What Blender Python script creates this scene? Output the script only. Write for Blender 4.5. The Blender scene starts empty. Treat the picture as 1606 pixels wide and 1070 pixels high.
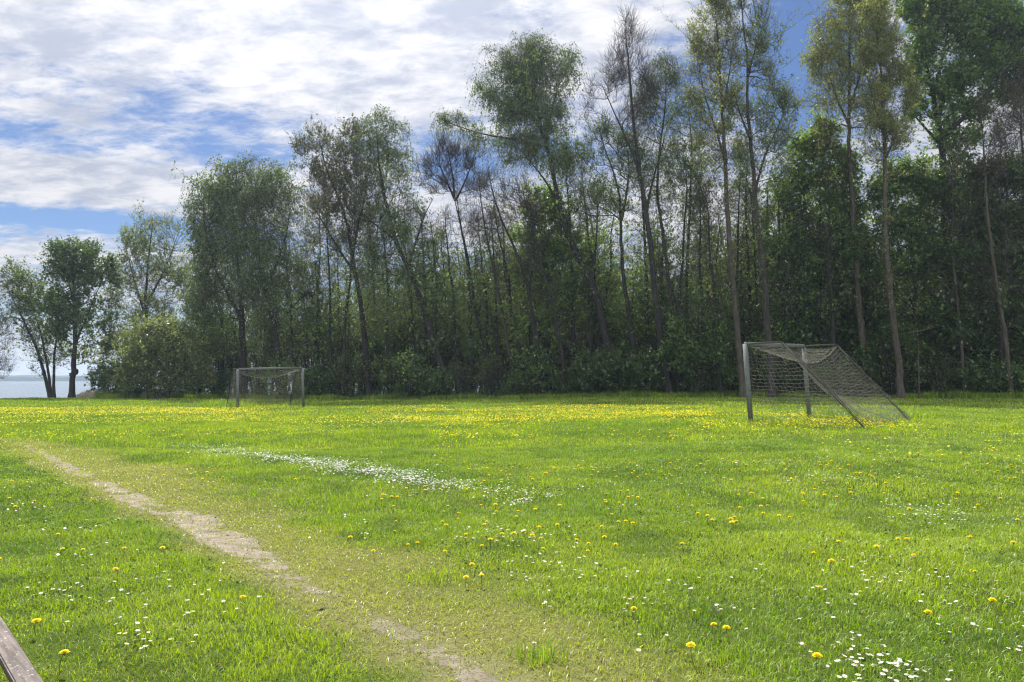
import bpy, math, random
import numpy as np
from mathutils import Vector, Matrix
R = math.radians
scene = bpy.context.scene
COL = scene.collection

# ------------------------------------------------------------------ camera
CAM = np.array([0.0, 0.0, 1.30])
FPX, CX, CY, PITCH = 1160.0, 803.0, 535.0, math.atan(61 / 1160)
cd = bpy.data.cameras.new('camera'); cam = bpy.data.objects.new('camera', cd); COL.objects.link(cam)
cd.sensor_width = 36.0; cd.lens = 36.0 * FPX / 1606.0
cd.clip_start = 0.05; cd.clip_end = 20000
cam.location = CAM; cam.rotation_euler = (R(90) + PITCH, 0, 0)
scene.camera = cam

# ------------------------------------------------------------------ light
SUN_EL, SUN_AZ = R(55), R(-18)          # azimuth from +Y towards +X
SUN_DIR = Vector((math.sin(SUN_AZ) * math.cos(SUN_EL), math.cos(SUN_AZ) * math.cos(SUN_EL), math.sin(SUN_EL)))
sl = bpy.data.lights.new('sun', 'SUN'); sl.energy = 5.0; sl.angle = R(0.6); sl.color = (1.0, 0.95, 0.86)
so = bpy.data.objects.new('sun', sl); COL.objects.link(so)
so.rotation_euler = SUN_DIR.to_track_quat('Z', 'Y').to_euler()
so.location = (0, 0, 60)

vs = scene.view_settings
vs.view_transform = 'Standard'; vs.look = 'None'; vs.gamma = 1; vs.use_curve_mapping = False
vs.exposure = 0.6
cy = scene.cycles
cy.max_bounces = 7; cy.diffuse_bounces = 3; cy.glossy_bounces = 2; cy.transmission_bounces = 5
cy.caustics_reflective = False; cy.caustics_refractive = False
cy.use_denoising = True; cy.sample_clamp_direct = 5.0; cy.sample_clamp_indirect = 3.0; cy.filter_width = 1.25
try:
    cy.denoiser = 'OPENIMAGEDENOISE'; cy.denoising_prefilter = 'ACCURATE'
except Exception:
    pass

# ------------------------------------------------------------------ sky
class NT:
    """small helper that chains shader nodes"""
    def __init__(s, tree): s.t = tree; tree.nodes.clear()
    def n(s, typ, **kw):
        nd = s.t.nodes.new(typ)
        for k, v in kw.items(): setattr(nd, k, v)
        return nd
    def put(s, sock, v):
        if isinstance(v, bpy.types.NodeSocket): s.t.links.new(v, sock)
        elif v is not None: sock.default_value = v
    def m(s, op, a, b=None, c=None, clamp=False):
        nd = s.n('ShaderNodeMath', operation=op, use_clamp=clamp)
        s.put(nd.inputs[0], a); s.put(nd.inputs[1], b)
        if c is not None: s.put(nd.inputs[2], c)
        return nd.outputs[0]
    def mix(s, f, a, b, mode='MIX'):
        nd = s.n('ShaderNodeMix', data_type='RGBA', blend_type=mode)
        s.put(nd.inputs[0], f); s.put(nd.inputs[6], a); s.put(nd.inputs[7], b)
        return nd.outputs[2]
    def ramp(s, v, lo, hi):
        nd = s.n('ShaderNodeMapRange', interpolation_type='SMOOTHSTEP')
        s.put(nd.inputs[0], v); nd.inputs[1].default_value = lo; nd.inputs[2].default_value = hi
        return nd.outputs[0]
    def noise(s, vec, scale, detail=4, rough=0.55, dist=0.0, dim='3D'):
        nd = s.n('ShaderNodeTexNoise', noise_dimensions=dim)
        s.put(nd.inputs['Vector'], vec); nd.inputs['Scale'].default_value = scale
        nd.inputs['Detail'].default_value = detail; nd.inputs['Roughness'].default_value = rough
        nd.inputs['Distortion'].default_value = dist
        return nd.outputs[0]

world = bpy.data.worlds.new('World'); scene.world = world; world.use_nodes = True
w = NT(world.node_tree)
tc = w.n('ShaderNodeTexCoord'); dirv = tc.outputs['Generated']
sky = w.n('ShaderNodeTexSky', sky_type='NISHITA', sun_disc=False)
sky.sun_elevation = SUN_EL; sky.sun_rotation = SUN_AZ; sky.air_density = 1.0; sky.dust_density = 0.6; sky.ozone_density = 2.0
sx = w.n('ShaderNodeSeparateXYZ'); w.put(sx.inputs[0], dirv)
X, Y, Z = sx.outputs
zc = w.m('MAXIMUM', Z, 0.0)
den = w.m('ADD', zc, 0.16)
cxyz = w.n('ShaderNodeCombineXYZ')
w.put(cxyz.inputs[0], w.m('DIVIDE', X, den)); w.put(cxyz.inputs[1], w.m('MULTIPLY', w.m('DIVIDE', Y, den), 1.0)); cxyz.inputs[2].default_value = 3.7
plane = cxyz.outputs[0]
rot = w.n('ShaderNodeMapping'); w.put(rot.inputs[0], plane)
rot.inputs['Rotation'].default_value = (0, 0, R(24)); rot.inputs['Scale'].default_value = (1.0, 1.6, 1.0)
pl = rot.outputs[0]
n1 = w.noise(pl, 0.9, 7, 0.60, 0.5)
n2 = w.noise(pl, 3.4, 7, 0.62, 0.3)
n3 = w.noise(pl, 11.0, 6, 0.66, 0.2)
off_ = w.n('ShaderNodeVectorMath', operation='ADD'); w.put(off_.inputs[0], pl); off_.inputs[1].default_value = (.06, .13, 5.0)
n3b = w.noise(off_.outputs[0], 9.0, 6, 0.62, 0.3)
n2b = w.noise(off_.outputs[0], 4.2, 7, 0.6, 0.4)
az = w.m('ARCTAN2', X, Y); el = w.m('ARCSINE', Z)
def bump(a0, e0, ra, re):
    da = w.m('DIVIDE', w.m('SUBTRACT', az, R(a0)), R(ra)); de = w.m('DIVIDE', w.m('SUBTRACT', el, R(e0)), R(re))
    q = w.m('ADD', w.m('MULTIPLY', da, da), w.m('MULTIPLY', de, de))
    return w.m('EXPONENT', w.m('MULTIPLY', q, -1.0))
def add(*a):
    r = a[0]
    for b in a[1:]: r = w.m('ADD', r, b)
    return r
def sc_(v, k): return w.m('MULTIPLY', v, k)
# where the cloud sheet is thick and where it opens: middle and spread of each patch as pixels of the camera's own frame
def patch(px, py, rx, ry, k):
    def ae(x, y):
        u = (x - 803) / 1160; v = (535 - y) / 1160; c, s = math.cos(PITCH), math.sin(PITCH); d = Vector((u, c - v * s, s + v * c)).normalized()
        return math.degrees(math.atan2(d.x, d.y)), math.degrees(math.asin(d.z))
    a0, e0 = ae(px, py); a1 = ae(px + rx, py)[0]; e1 = ae(px, py - ry)[1]
    return sc_(bump(a0, e0, a1 - a0, e1 - e0), k)
cover = add(0.10,
            patch(430, 60, 280, 120, .30), patch(700, 60, 220, 110, .24), patch(120, 60, 200, 70, .12), patch(560, 190, 120, 60, .12),
            patch(50, 222, 110, 24, -.30), patch(260, 170, 110, 26, -.08), patch(345, 236, 110, 26, -.22), patch(130, 280, 210, 44, .40), patch(190, 352, 240, 15, -.62),
            patch(40, 395, 120, 18, .22), patch(720, 262, 70, 34, -.36), patch(800, 340, 150, 60, .26), patch(640, 215, 90, 26, -.12),
            patch(1250, 130, 90, 130, -.46), patch(1080, 150, 60, 60, -.26), patch(940, 60, 120, 80, .12), patch(1130, 380, 170, 130, .26), patch(1560, 230, 90, 80, .34), patch(1225, 60, 60, 16, .16))
dens = add(sc_(w.ramp(Y, 0.15, -0.45), 0.30), sc_(n1, 0.60), sc_(n2, 0.72), sc_(n3, 0.75), cover, -0.79)  # first term thickens the unseen clouds behind the camera, added for the fill
alpha = w.ramp(dens, 0.10, 0.50)
core = w.ramp(add(sc_(n2b, 0.75), sc_(n3b, 0.75)), 0.58, 0.95)
sd = w.n('ShaderNodeVectorMath', operation='DOT_PRODUCT'); w.put(sd.inputs[0], dirv); sd.inputs[1].default_value = SUN_DIR
near = w.m('POWER', w.m('MAXIMUM', sd.outputs['Value'], 0.0), 6.0)
lit = w.mix(core, (9.0, 8.9, 9.1, 1), (5.1, 5.5, 6.6, 1))
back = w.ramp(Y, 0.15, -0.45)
gain = add(0.68, sc_(near, 0.75), sc_(back, 0.66))  # last term: unseen sky behind the camera brightened, added as frontal fill
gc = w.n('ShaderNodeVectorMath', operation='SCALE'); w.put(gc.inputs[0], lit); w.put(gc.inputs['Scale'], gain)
blue = w.mix(1.0, sky.outputs[0], (0.47, 0.57, 0.75, 1), 'MULTIPLY')
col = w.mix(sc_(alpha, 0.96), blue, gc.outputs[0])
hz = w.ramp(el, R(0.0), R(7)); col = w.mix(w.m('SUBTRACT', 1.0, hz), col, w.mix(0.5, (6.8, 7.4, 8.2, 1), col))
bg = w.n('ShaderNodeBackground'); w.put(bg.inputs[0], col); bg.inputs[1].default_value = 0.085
wo = w.n('ShaderNodeOutputWorld'); w.put(wo.inputs[0], bg.outputs[0])

# ------------------------------------------------------------------ helpers
def px_dir(px, py):
    u = (np.asarray(px, float) - CX) / FPX; v = (CY - np.asarray(py, float)) / FPX
    c, s = math.cos(PITCH), math.sin(PITCH)
    return u, c - v * s, s + v * c
def P(px, py, depth):
    """world point seen at a photo pixel, at a given distance along +Y"""
    u, dy, dz = px_dir(px, py); k = depth / dy
    return np.stack([CAM[0] + u * k, CAM[1] + dy * k, CAM[2] + dz * k], -1)
def S(t): t = np.clip(t, 0, 1); return t * t * (3 - 2 * t)
def hsh(ix, iy, seed):
    h = (ix.astype(np.int64) * 374761393 + iy.astype(np.int64) * 668265263 + seed * 1442695041) & 0x7fffffff
    h = ((h ^ (h >> 13)) * 1274126177) & 0x7fffffff
    return ((h ^ (h >> 16)) & 0xffff) / 65535.0
def vnoise(x, y, seed=0):
    x = np.asarray(x, float); y = np.asarray(y, float)
    ix, iy = np.floor(x), np.floor(y); fx, fy = S(x - ix), S(y - iy)
    a, b = hsh(ix, iy, seed), hsh(ix + 1, iy, seed); c, d = hsh(ix, iy + 1, seed), hsh(ix + 1, iy + 1, seed)
    return (a * (1 - fx) + b * fx) * (1 - fy) + (c * (1 - fx) + d * fx) * fy
def fnoise(x, y, seed=0, o=3):
    r, a, k = 0, 1.0, 0
    for i in range(o):
        r = r + a * vnoise(x * 2 ** i + 17.3 * i, y * 2 ** i - 9.1 * i, seed + i); k += a; a *= .5
    return r / k
LAKE_Z = -0.62
def shore(x): return np.clip(58.5 + (x + 40) * 0.55, 56, 92) + 1.2 * np.sin(x * 0.35) * S((x + 34) / 10)
def treeline(x): return 49.3 - 0.23 * np.asarray(x, float)
def gz(x, y):
    x = np.asarray(x, float); y = np.asarray(y, float)
    z = 0.22 * S((x + 2) / 9) * S((y - 4) / 12) - 0.10 * S((-x - 2) / 12) * S((y - 14) / 24)
    z = z + 0.028 * np.sin(x * 0.83 + 0.4 * y) * np.sin(y * 0.61 + 1.0) + 0.012 * np.sin(x * 2.7 + 2) * np.sin(y * 2.3 + .5)
    d = y - shore(x)
    return z - 0.12 * S((d + 6) / 6) - 1.6 * S((d + 0.4) / 7)
def ground_at(px, py, h=0.0):
    """point where the ray of a photo pixel meets the ground (or h above it)"""
    u, dy, dz = px_dir(px, py)
    t = np.full(np.shape(u), 10.0)
    for _ in range(40):
        z = gz(u * t, dy * t) + h - CAM[2]
        t = 0.5 * t + 0.5 * np.clip(z / np.minimum(dz, -1e-4), 0.5, 90)
    return u * t, dy * t
def mk(name, V, faces, mats, parent=None, midx=None, smooth=False, attr=None):
    """one mesh object out of numpy vertices and a list of (n,3) / (n,4) index arrays"""
    me = bpy.data.meshes.new(name)
    V = np.asarray(V, np.float32).reshape(-1, 3)
    me.vertices.add(len(V)); me.vertices.foreach_set('co', V.ravel())
    faces = [np.asarray(f, np.int32) for f in faces if len(f)]
    li = np.concatenate([f.ravel() for f in faces])
    lt = np.concatenate([np.full(len(f), f.shape[1], np.int32) for f in faces])
    ls = np.concatenate([[0], np.cumsum(lt)[:-1]]).astype(np.int32)
    me.loops.add(len(li)); me.loops.foreach_set('vertex_index', li)
    me.polygons.add(len(lt)); me.polygons.foreach_set('loop_start', ls)
    for m in mats: me.materials.append(m)
    if midx is not None: me.polygons.foreach_set('material_index', np.asarray(midx, np.int32))
    if smooth: me.polygons.foreach_set('use_smooth', np.ones(len(lt), bool))
    if attr is not None:
        a = me.attributes.new('col', 'FLOAT_COLOR', 'POINT')
        c = np.ones((len(V), 4), np.float32); c[:, :3] = attr
        a.data.foreach_set('color', c.ravel())
    me.update(calc_edges=True)
    o = bpy.data.objects.new(name, me); COL.objects.link(o)
    if parent is not None: o.parent = parent
    return o
def tag(o, label=None, cat=None, group=None, kind=None):
    if label: o['label'] = label
    if cat: o['category'] = cat
    if group: o['group'] = group
    if kind: o['kind'] = kind
    return o
def empty(name, loc=(0, 0, 0), rz=0):
    o = bpy.data.objects.new(name, None); COL.objects.link(o); o.location = loc; o.rotation_euler.z = rz
    o.empty_display_size = 0.3
    return o
def copy_tree(o, loc=None, rz=0, sc=1.0):
    c = o.copy(); COL.objects.link(c)
    for ch in o.children:
        d = ch.copy(); COL.objects.link(d); d.parent = c
        for g in ch.children:
            e = g.copy(); COL.objects.link(e); e.parent = d
    if loc is not None: c.location = loc
    c.rotation_euler.z = rz; c.scale = (sc, sc, sc) if np.isscalar(sc) else sc
    return c

# ------------------------------------------------------------------ materials
def new_mat(name):
    m = bpy.data.materials.new(name); m.use_nodes = True
    return m, NT(m.node_tree)
def out(q, sh):
    o = q.n('ShaderNodeOutputMaterial'); q.put(o.inputs['Surface'], sh); return o
def leaf_mat(name, a, b, trans=0.45, tcol=None, gloss=0.045, attr=False):
    m, q = new_mat(name)
    if attr:
        c = q.n('ShaderNodeAttribute', attribute_name='col').outputs['Color']
        geo = q.n('ShaderNodeNewGeometry')
    else:
        geo = q.n('ShaderNodeNewGeometry')
        c = q.mix(geo.outputs['Random Per Island'], (*a, 1), (*b, 1))
    d = q.n('ShaderNodeBsdfDiffuse'); q.put(d.inputs[0], c)
    t = q.n('ShaderNodeBsdfTranslucent'); q.put(t.inputs[0], q.mix(1.0, c, (*(tcol or (1.35, 1.35, 0.50)), 1), 'MULTIPLY'))
    mx = q.n('ShaderNodeMixShader'); mx.inputs[0].default_value = trans
    q.put(mx.inputs[1], d.outputs[0]); q.put(mx.inputs[2], t.outputs[0])
    g = q.n('ShaderNodeBsdfGlossy'); g.inputs['Roughness'].default_value = 0.42; g.inputs[0].default_value = (1, 1, 1, 1)
    m2 = q.n('ShaderNodeMixShader'); m2.inputs[0].default_value = gloss
    q.put(m2.inputs[1], mx.outputs[0]); q.put(m2.inputs[2], g.outputs[0])
    out(q, m2.outputs[0]); return m
def bark_mat(name, a, b, scale=(9, 9, 2.0)):
    m, q = new_mat(name)
    tcn = q.n('ShaderNodeTexCoord'); mp = q.n('ShaderNodeMapping'); q.put(mp.inputs[0], tcn.outputs['Object'])
    mp.inputs['Scale'].default_value = scale
    f = q.ramp(q.noise(mp.outputs[0], 1.0, 6, 0.65), 0.38, 0.66)
    c = q.mix(f, (*a, 1), (*b, 1))
    p = q.n('ShaderNodeBsdfPrincipled'); q.put(p.inputs['Base Color'], c); p.inputs['Roughness'].default_value = 0.9
    bp = q.n('ShaderNodeBump'); bp.inputs['Strength'].default_value = 0.5; bp.inputs['Distance'].default_value = 0.03; q.put(bp.inputs['Height'], f)
    q.put(p.inputs['Normal'], bp.outputs[0])
    out(q, p.outputs[0]); return m
def flat_mat(name, a, b, scale=20, rough=0.6, metal=0.0, bumpk=0.2):
    m, q = new_mat(name)
    tcn = q.n('ShaderNodeTexCoord')
    f = q.ramp(q.noise(tcn.outputs['Object'], scale, 5, 0.6), 0.35, 0.68)
    p = q.n('ShaderNodeBsdfPrincipled'); q.put(p.inputs['Base Color'], q.mix(f, (*a, 1), (*b, 1)))
    p.inputs['Roughness'].default_value = rough; p.inputs['Metallic'].default_value = metal
    bp = q.n('ShaderNodeBump'); bp.inputs['Strength'].default_value = bumpk; bp.inputs['Distance'].default_value = 0.005; q.put(bp.inputs['Height'], f)
    q.put(p.inputs['Normal'], bp.outputs[0])
    out(q, p.outputs[0]); return m

M = {
 'birch': leaf_mat('birch_leaf', (0.089, 0.146, 0.044), (0.166, 0.231, 0.070), 0.48),
 'dark': leaf_mat('dark_leaf', (0.065, 0.122, 0.035), (0.128, 0.200, 0.057), 0.42),
 'broad': leaf_mat('broad_leaf', (0.087, 0.173, 0.046), (0.173, 0.276, 0.068), 0.48),
 'maple': leaf_mat('maple_leaf', (0.149, 0.245, 0.052), (0.254, 0.372, 0.085), 0.56),
 'aspen': leaf_mat('aspen_leaf', (0.20, 0.245, 0.06), (0.32, 0.345, 0.10), 0.51, (1.2, 1.2, 0.6)),
 'willow': leaf_mat('willow_leaf', (0.19, 0.245, 0.085), (0.285, 0.335, 0.125), 0.46, (1.15, 1.2, 0.65)),
 'bud': leaf_mat('bud_leaf', (0.115, 0.125, 0.048), (0.170, 0.178, 0.068), 0.46, (1.1, 1.1, 0.7)),
 'herb': leaf_mat('herb_leaf', (0.087, 0.185, 0.048), (0.165, 0.273, 0.068), 0.48),
 'grass': leaf_mat('grass_blade', (0, 0, 0), (0, 0, 0), 0.46, (1.15, 1.25, 0.40), 0.05, attr=True),
 'reed': leaf_mat('reed', (0.13, 0.115, 0.075), (0.22, 0.19, 0.13), 0.4, (1, 1, 1)),
 'bark': bark_mat('bark_grey', (0.029, 0.025, 0.021), (0.072, 0.062, 0.052)),
 'barkd': bark_mat('bark_dark', (0.017, 0.015, 0.013), (0.040, 0.034, 0.029)),
 'barkp': bark_mat('bark_pale', (0.054, 0.045, 0.033), (0.119, 0.101, 0.078)),
 'barkb': bark_mat('bark_birch', (0.08, 0.075, 0.068), (0.28, 0.26, 0.23), (7, 7, 3)),
 'twig': flat_mat('twig', (0.042, 0.032, 0.027), (0.066, 0.052, 0.043), 5, 0.9),
 'metal': flat_mat('painted_metal', (0.101, 0.117, 0.113), (0.172, 0.187, 0.179), 14, 0.6),
 'net': flat_mat('net_cord', (0.143, 0.138, 0.110), (0.231, 0.220, 0.182), 9, 0.9),
 'rope': flat_mat('dark_rope', (.055, .058, .05), (.10, .10, .085), 20, .9),
 'stem': leaf_mat('flower_stem', (0.10, 0.16, 0.04), (0.16, 0.19, 0.06), 0.3),
 'yellow': leaf_mat('dandelion_petal', (0.86, 0.72, 0.010), (0.92, 0.80, 0.020), 0.40, (1.1, 1.0, 0.5), 0.02),
 'white': leaf_mat('daisy_petal', (0.70, 0.70, 0.69), (0.82, 0.82, 0.80), 0.35, (1, 1, 1), 0.03),
 'disc': flat_mat('daisy_disc', (0.60, 0.40, 0.02), (0.75, 0.52, 0.03), 90, 0.8),
 'black': flat_mat('black_iron', (0.012, 0.013, 0.014), (0.025, 0.026, 0.028), 30, 0.5),
}

# ------------------------------------------------------------------ path geometry in world space
_pc = np.array([(20, 690), (60, 708), (110, 735), (180, 765), (240, 795), (300, 815), (350, 845), (420, 885), (500, 930), (570, 970), (640, 1005), (720, 1052), (790, 1100), (860, 1160)], float)
PXY = np.stack(ground_at(_pc[:, 0], _pc[:, 1]), 1)
_ext = PXY[-1] + (PXY[-1] - PXY[-2]) / np.linalg.norm(PXY[-1] - PXY[-2]) * 3.0
PXY = np.vstack([PXY, _ext])
PSEG = np.concatenate([[0], np.cumsum(np.linalg.norm(np.diff(PXY, axis=0), axis=1))])
def path_coord(x, y):
    """(signed lateral distance, arc length) to the worn path"""
    best = np.full(x.shape, 1e9); bs = np.zeros(x.shape); bt = np.zeros(x.shape)
    for i in range(len(PXY) - 1):
        a, b = PXY[i], PXY[i + 1]; d = b - a; L = np.linalg.norm(d); d = d / L
        t = np.clip((x - a[0]) * d[0] + (y - a[1]) * d[1], 0, L)
        qx, qy = x - a[0] - t * d[0], y - a[1] - t * d[1]
        dist = np.hypot(qx, qy); sgn = np.where(d[0] * qy - d[1] * qx > 0, 1.0, -1.0)
        k = dist < best
        best = np.where(k, dist, best); bs = np.where(k, sgn * dist, bs); bt = np.where(k, PSEG[i] + t, bt)
    return bs, bt
PLEN = PSEG[-1]
_pw = np.array([.06, .12, .15, .15, .17, .25, .24, .18, .14, .13, .15, .18, .20, .18, .18])
_ps = np.array([.5, .8, .95, .95, .95, 1, .92, .7, .56, .50, .52, .56, .58, .6, .6])
def bare_mask(x, y, s=None, t=None):
    """0..1 where the trodden earth shows"""
    if s is None: s, t = path_coord(x, y)
    wd = np.interp(t, PSEG, _pw) * (0.55 + 0.9 * fnoise(x * 2.1, y * 2.1, 5))
    m = np.interp(t, PSEG, _ps) * S(1.35 - np.abs(s + 0.10 * (fnoise(t * .9, t * 0, 9) - .5)) / wd)
    return m * (0.30 + 0.70 * S((.72 * fnoise(x * 3.2, y * 3.2, 31, 4) + .28 * fnoise(x * 14., y * 14., 35, 2) - 0.33) / 0.26))
def worn_mask(x, y, s=None, t=None):
    """0..1 where the turf is short and yellowed (spreads to the field side)"""
    if s is None: s, t = path_coord(x, y)
    right = np.interp(t, [0, 3, 8, 12, 17, 20], [.35, .75, 1.2, 1.0, .8, .8])
    left = np.interp(t, [0, 3, 8, 12, 17, 20], [.35, .45, .35, .35, .30, .30])
    k = np.where(s > 0, s / right, -s / left) + 1.5 * (fnoise(x * 1.6, y * 1.6, 12, 5) - .5)
    return S(1.45 - k) * np.interp(t, [0, 4, 7], [.5, .8, 1.0])

# ------------------------------------------------------------------ ground, path, water, far shore
def axis(parts):
    r = [np.arange(a, b, st) for a, b, st in parts]; return np.concatenate(r + [[parts[-1][1]]])
gx = axis([(-260, -70, 10), (-70, -16, .7), (-16, 16, .16), (16, 70, .7), (70, 260, 10)])
gy = axis([(-60, -6, 4), (-6, 1, .4), (1, 22, .13), (22, 100, .5), (100, 130, 6)])
GX, GY = np.meshgrid(gx, gy)
GZ = gz(GX, GY)
nx, ny = len(gx), len(gy)
idx = np.arange(nx * ny).reshape(ny, nx)
quads = np.stack([idx[:-1, :-1], idx[:-1, 1:], idx[1:, 1:], idx[1:, :-1]], -1).reshape(-1, 4)
fx, fy = GX.ravel(), GY.ravel()
s_, t_ = path_coord(fx, fy)
wm, bm_ = worn_mask(fx, fy, s_, t_), bare_mask(fx, fy, s_, t_)
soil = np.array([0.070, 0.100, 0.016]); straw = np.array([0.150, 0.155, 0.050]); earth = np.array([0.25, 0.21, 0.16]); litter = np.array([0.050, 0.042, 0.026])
gcol = soil + (fnoise(fx * .7, fy * .7, 3)[:, None] - .5) * np.array([.03, .03, .006])
gcol = gcol * (1 - wm[:, None]) + straw * wm[:, None]
gcol = gcol * (1 - bm_[:, None]) + earth * bm_[:, None]
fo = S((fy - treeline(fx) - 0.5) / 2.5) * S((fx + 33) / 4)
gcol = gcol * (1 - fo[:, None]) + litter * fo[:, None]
bank = S((fy - shore(fx) + 1.2) / 1.5)
gcol = gcol * (1 - bank[:, None]) + np.array([.10, .085, .06]) * bank[:, None]
mg, q = new_mat('meadow_soil')
c0 = q.n('ShaderNodeAttribute', attribute_name='col').outputs['Color']
geo = q.n('ShaderNodeNewGeometry')
f1 = q.noise(geo.outputs['Position'], 18, 6, 0.65); f2 = q.noise(geo.outputs['Position'], 70, 4, 0.6)
fac = q.n('ShaderNodeMapRange'); q.put(fac.inputs[0], q.m('ADD', q.m('MULTIPLY', f1, .6), q.m('MULTIPLY', f2, .5)))
fac.inputs[1].default_value = .3; fac.inputs[2].default_value = .8; fac.inputs[3].default_value = .55; fac.inputs[4].default_value = 1.35
vm = q.n('ShaderNodeVectorMath', operation='SCALE'); q.put(vm.inputs[0], c0); q.put(vm.inputs['Scale'], fac.outputs[0])
pb = q.n('ShaderNodeBsdfPrincipled'); q.put(pb.inputs['Base Color'], vm.outputs[0]); pb.inputs['Roughness'].default_value = .95; pb.inputs['Specular IOR Level'].default_value = .1
bp = q.n('ShaderNodeBump'); bp.inputs['Strength'].default_value = .6; bp.inputs['Distance'].default_value = .02; q.put(bp.inputs['Height'], f2); q.put(pb.inputs['Normal'], bp.outputs[0])
out(q, pb.outputs[0])
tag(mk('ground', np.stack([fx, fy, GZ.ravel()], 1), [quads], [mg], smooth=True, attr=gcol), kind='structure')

# the trodden earth of the path, its outline eaten away by the turf
tt = np.arange(0.3, PLEN - .2, .03); ss = np.arange(-.42, .43, .025)
def at_path(t, s):
    x = np.interp(t, PSEG, PXY[:, 0]); y = np.interp(t, PSEG, PXY[:, 1])
    x2 = np.interp(np.minimum(t + .25, PLEN), PSEG, PXY[:, 0]); y2 = np.interp(np.minimum(t + .25, PLEN), PSEG, PXY[:, 1])
    x1 = np.interp(np.maximum(t - .25, 0), PSEG, PXY[:, 0]); y1 = np.interp(np.maximum(t - .25, 0), PSEG, PXY[:, 1])
    dx, dy = x2 - x1, y2 - y1; L = np.hypot(dx, dy); dx, dy = dx / L, dy / L
    return x - dy * s, y + dx * s
T_, S_ = np.meshgrid(tt, ss, indexing='ij')
px_, py_ = at_path(T_, S_)
bmk = bare_mask(px_.ravel(), py_.ravel()).reshape(px_.shape); keep = bmk > 0.18
ii = np.arange(px_.size).reshape(px_.shape)
kq = keep[:-1, :-1] & keep[1:, :-1] & keep[1:, 1:] & keep[:-1, 1:]
pq = np.stack([ii[:-1, :-1], ii[1:, :-1], ii[1:, 1:], ii[:-1, 1:]], -1)[kq]
pz = gz(px_, py_) - .012 + .019 * S((bmk - .2) / .32)
used = np.unique(pq); rm = np.zeros(px_.size, int); rm[used] = np.arange(len(used))
PV = np.stack([px_.ravel(), py_.ravel(), pz.ravel()], 1)[used]
mp_, q = new_mat('trodden_earth')
geo = q.n('ShaderNodeNewGeometry')
a1 = q.noise(geo.outputs['Position'], 6, 6, .65); a2 = q.noise(geo.outputs['Position'], 55, 6, .7)
c = q.mix(q.ramp(a1, .35, .68), (0.23, .195, .155, 1), (0.345, .30, .245, 1))
c = q.mix(q.ramp(a2, .52, .70), c, (0.13, .10, .065, 1))
tread = q.n('ShaderNodeAttribute', attribute_name='col').outputs['Fac']            # how far the turf has been worn away here
edge = q.ramp(q.m('ADD', tread, q.m('MULTIPLY', q.m('SUBTRACT', a2, .5), 1.3)), .34, .62)
c = q.mix(edge, (0.125, .130, .045, 1), c)
pb = q.n('ShaderNodeBsdfPrincipled'); q.put(pb.inputs['Base Color'], c); pb.inputs['Roughness'].default_value = .95; pb.inputs['Specular IOR Level'].default_value = .1
bp = q.n('ShaderNodeBump'); bp.inputs['Strength'].default_value = .8; bp.inputs['Distance'].default_value = .015; q.put(bp.inputs['Height'], a2); q.put(pb.inputs['Normal'], bp.outputs[0])
out(q, pb.outputs[0])
tag(mk('path', PV, [rm[pq]], [mp_], smooth=True, attr=np.repeat(bmk.ravel()[used][:, None], 3, 1)), kind='structure')

mw, q = new_mat('lake_water')
geo = q.n('ShaderNodeNewGeometry'); mpn = q.n('ShaderNodeMapping'); q.put(mpn.inputs[0], geo.outputs['Position']); mpn.inputs['Scale'].default_value = (.35, 1.1, 1)
wn = q.noise(mpn.outputs[0], 1.3, 5, .6)
pb = q.n('ShaderNodeBsdfPrincipled'); pb.inputs['Base Color'].default_value = (.035, .05, .055, 1); pb.inputs['Roughness'].default_value = .08; pb.inputs['IOR'].default_value = 1.33
bp = q.n('ShaderNodeBump'); bp.inputs['Strength'].default_value = 1.0; bp.inputs['Distance'].default_value = .07; q.put(bp.inputs['Height'], wn); q.put(pb.inputs['Normal'], bp.outputs[0])
out(q, pb.outputs[0])
tag(mk('water', [(-2900, 52, LAKE_Z), (2900, 52, LAKE_Z), (2900, 1650, LAKE_Z), (-2900, 1650, LAKE_Z)], [[(0, 1, 2, 3)]], [mw]), kind='structure')

# wooded far shore of the lake: a long low ridge with a bumpy treed top
hx = np.arange(-2600, 2601, 8.0); D0 = 1250.0
prof = 6.5 + 4.5 * fnoise(hx * .004, hx * 0, 77, 4) + 2.6 * fnoise(hx * .045, hx * 0, 78, 3)
rows = [(0, 0.0), (3, .55), (9, .85), (22, 1.0), (60, 1.05), (160, .8), (320, 0.0)]
HV = np.concatenate([np.stack([hx, D0 + r + 14 * fnoise(hx * .02, hx * 0 + r, 80), LAKE_Z - .1 + prof * h * (1 + .12 * (fnoise(hx * .11, hx * 0 + r * 3, 81) - .5))], 1) for r, h in rows])
n_ = len(hx); hi = np.arange(len(HV)).reshape(len(rows), n_)
HQ = np.stack([hi[:-1, :-1], hi[:-1, 1:], hi[1:, 1:], hi[1:, :-1]], -1).reshape(-1, 4)
M['far'] = flat_mat('far_wood', (0.030, 0.055, 0.030), (0.055, 0.080, 0.040), .05, 1.0, 0, 0)
tag(mk('hills', HV, [HQ], [M['far']], smooth=True), kind='structure')

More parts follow.
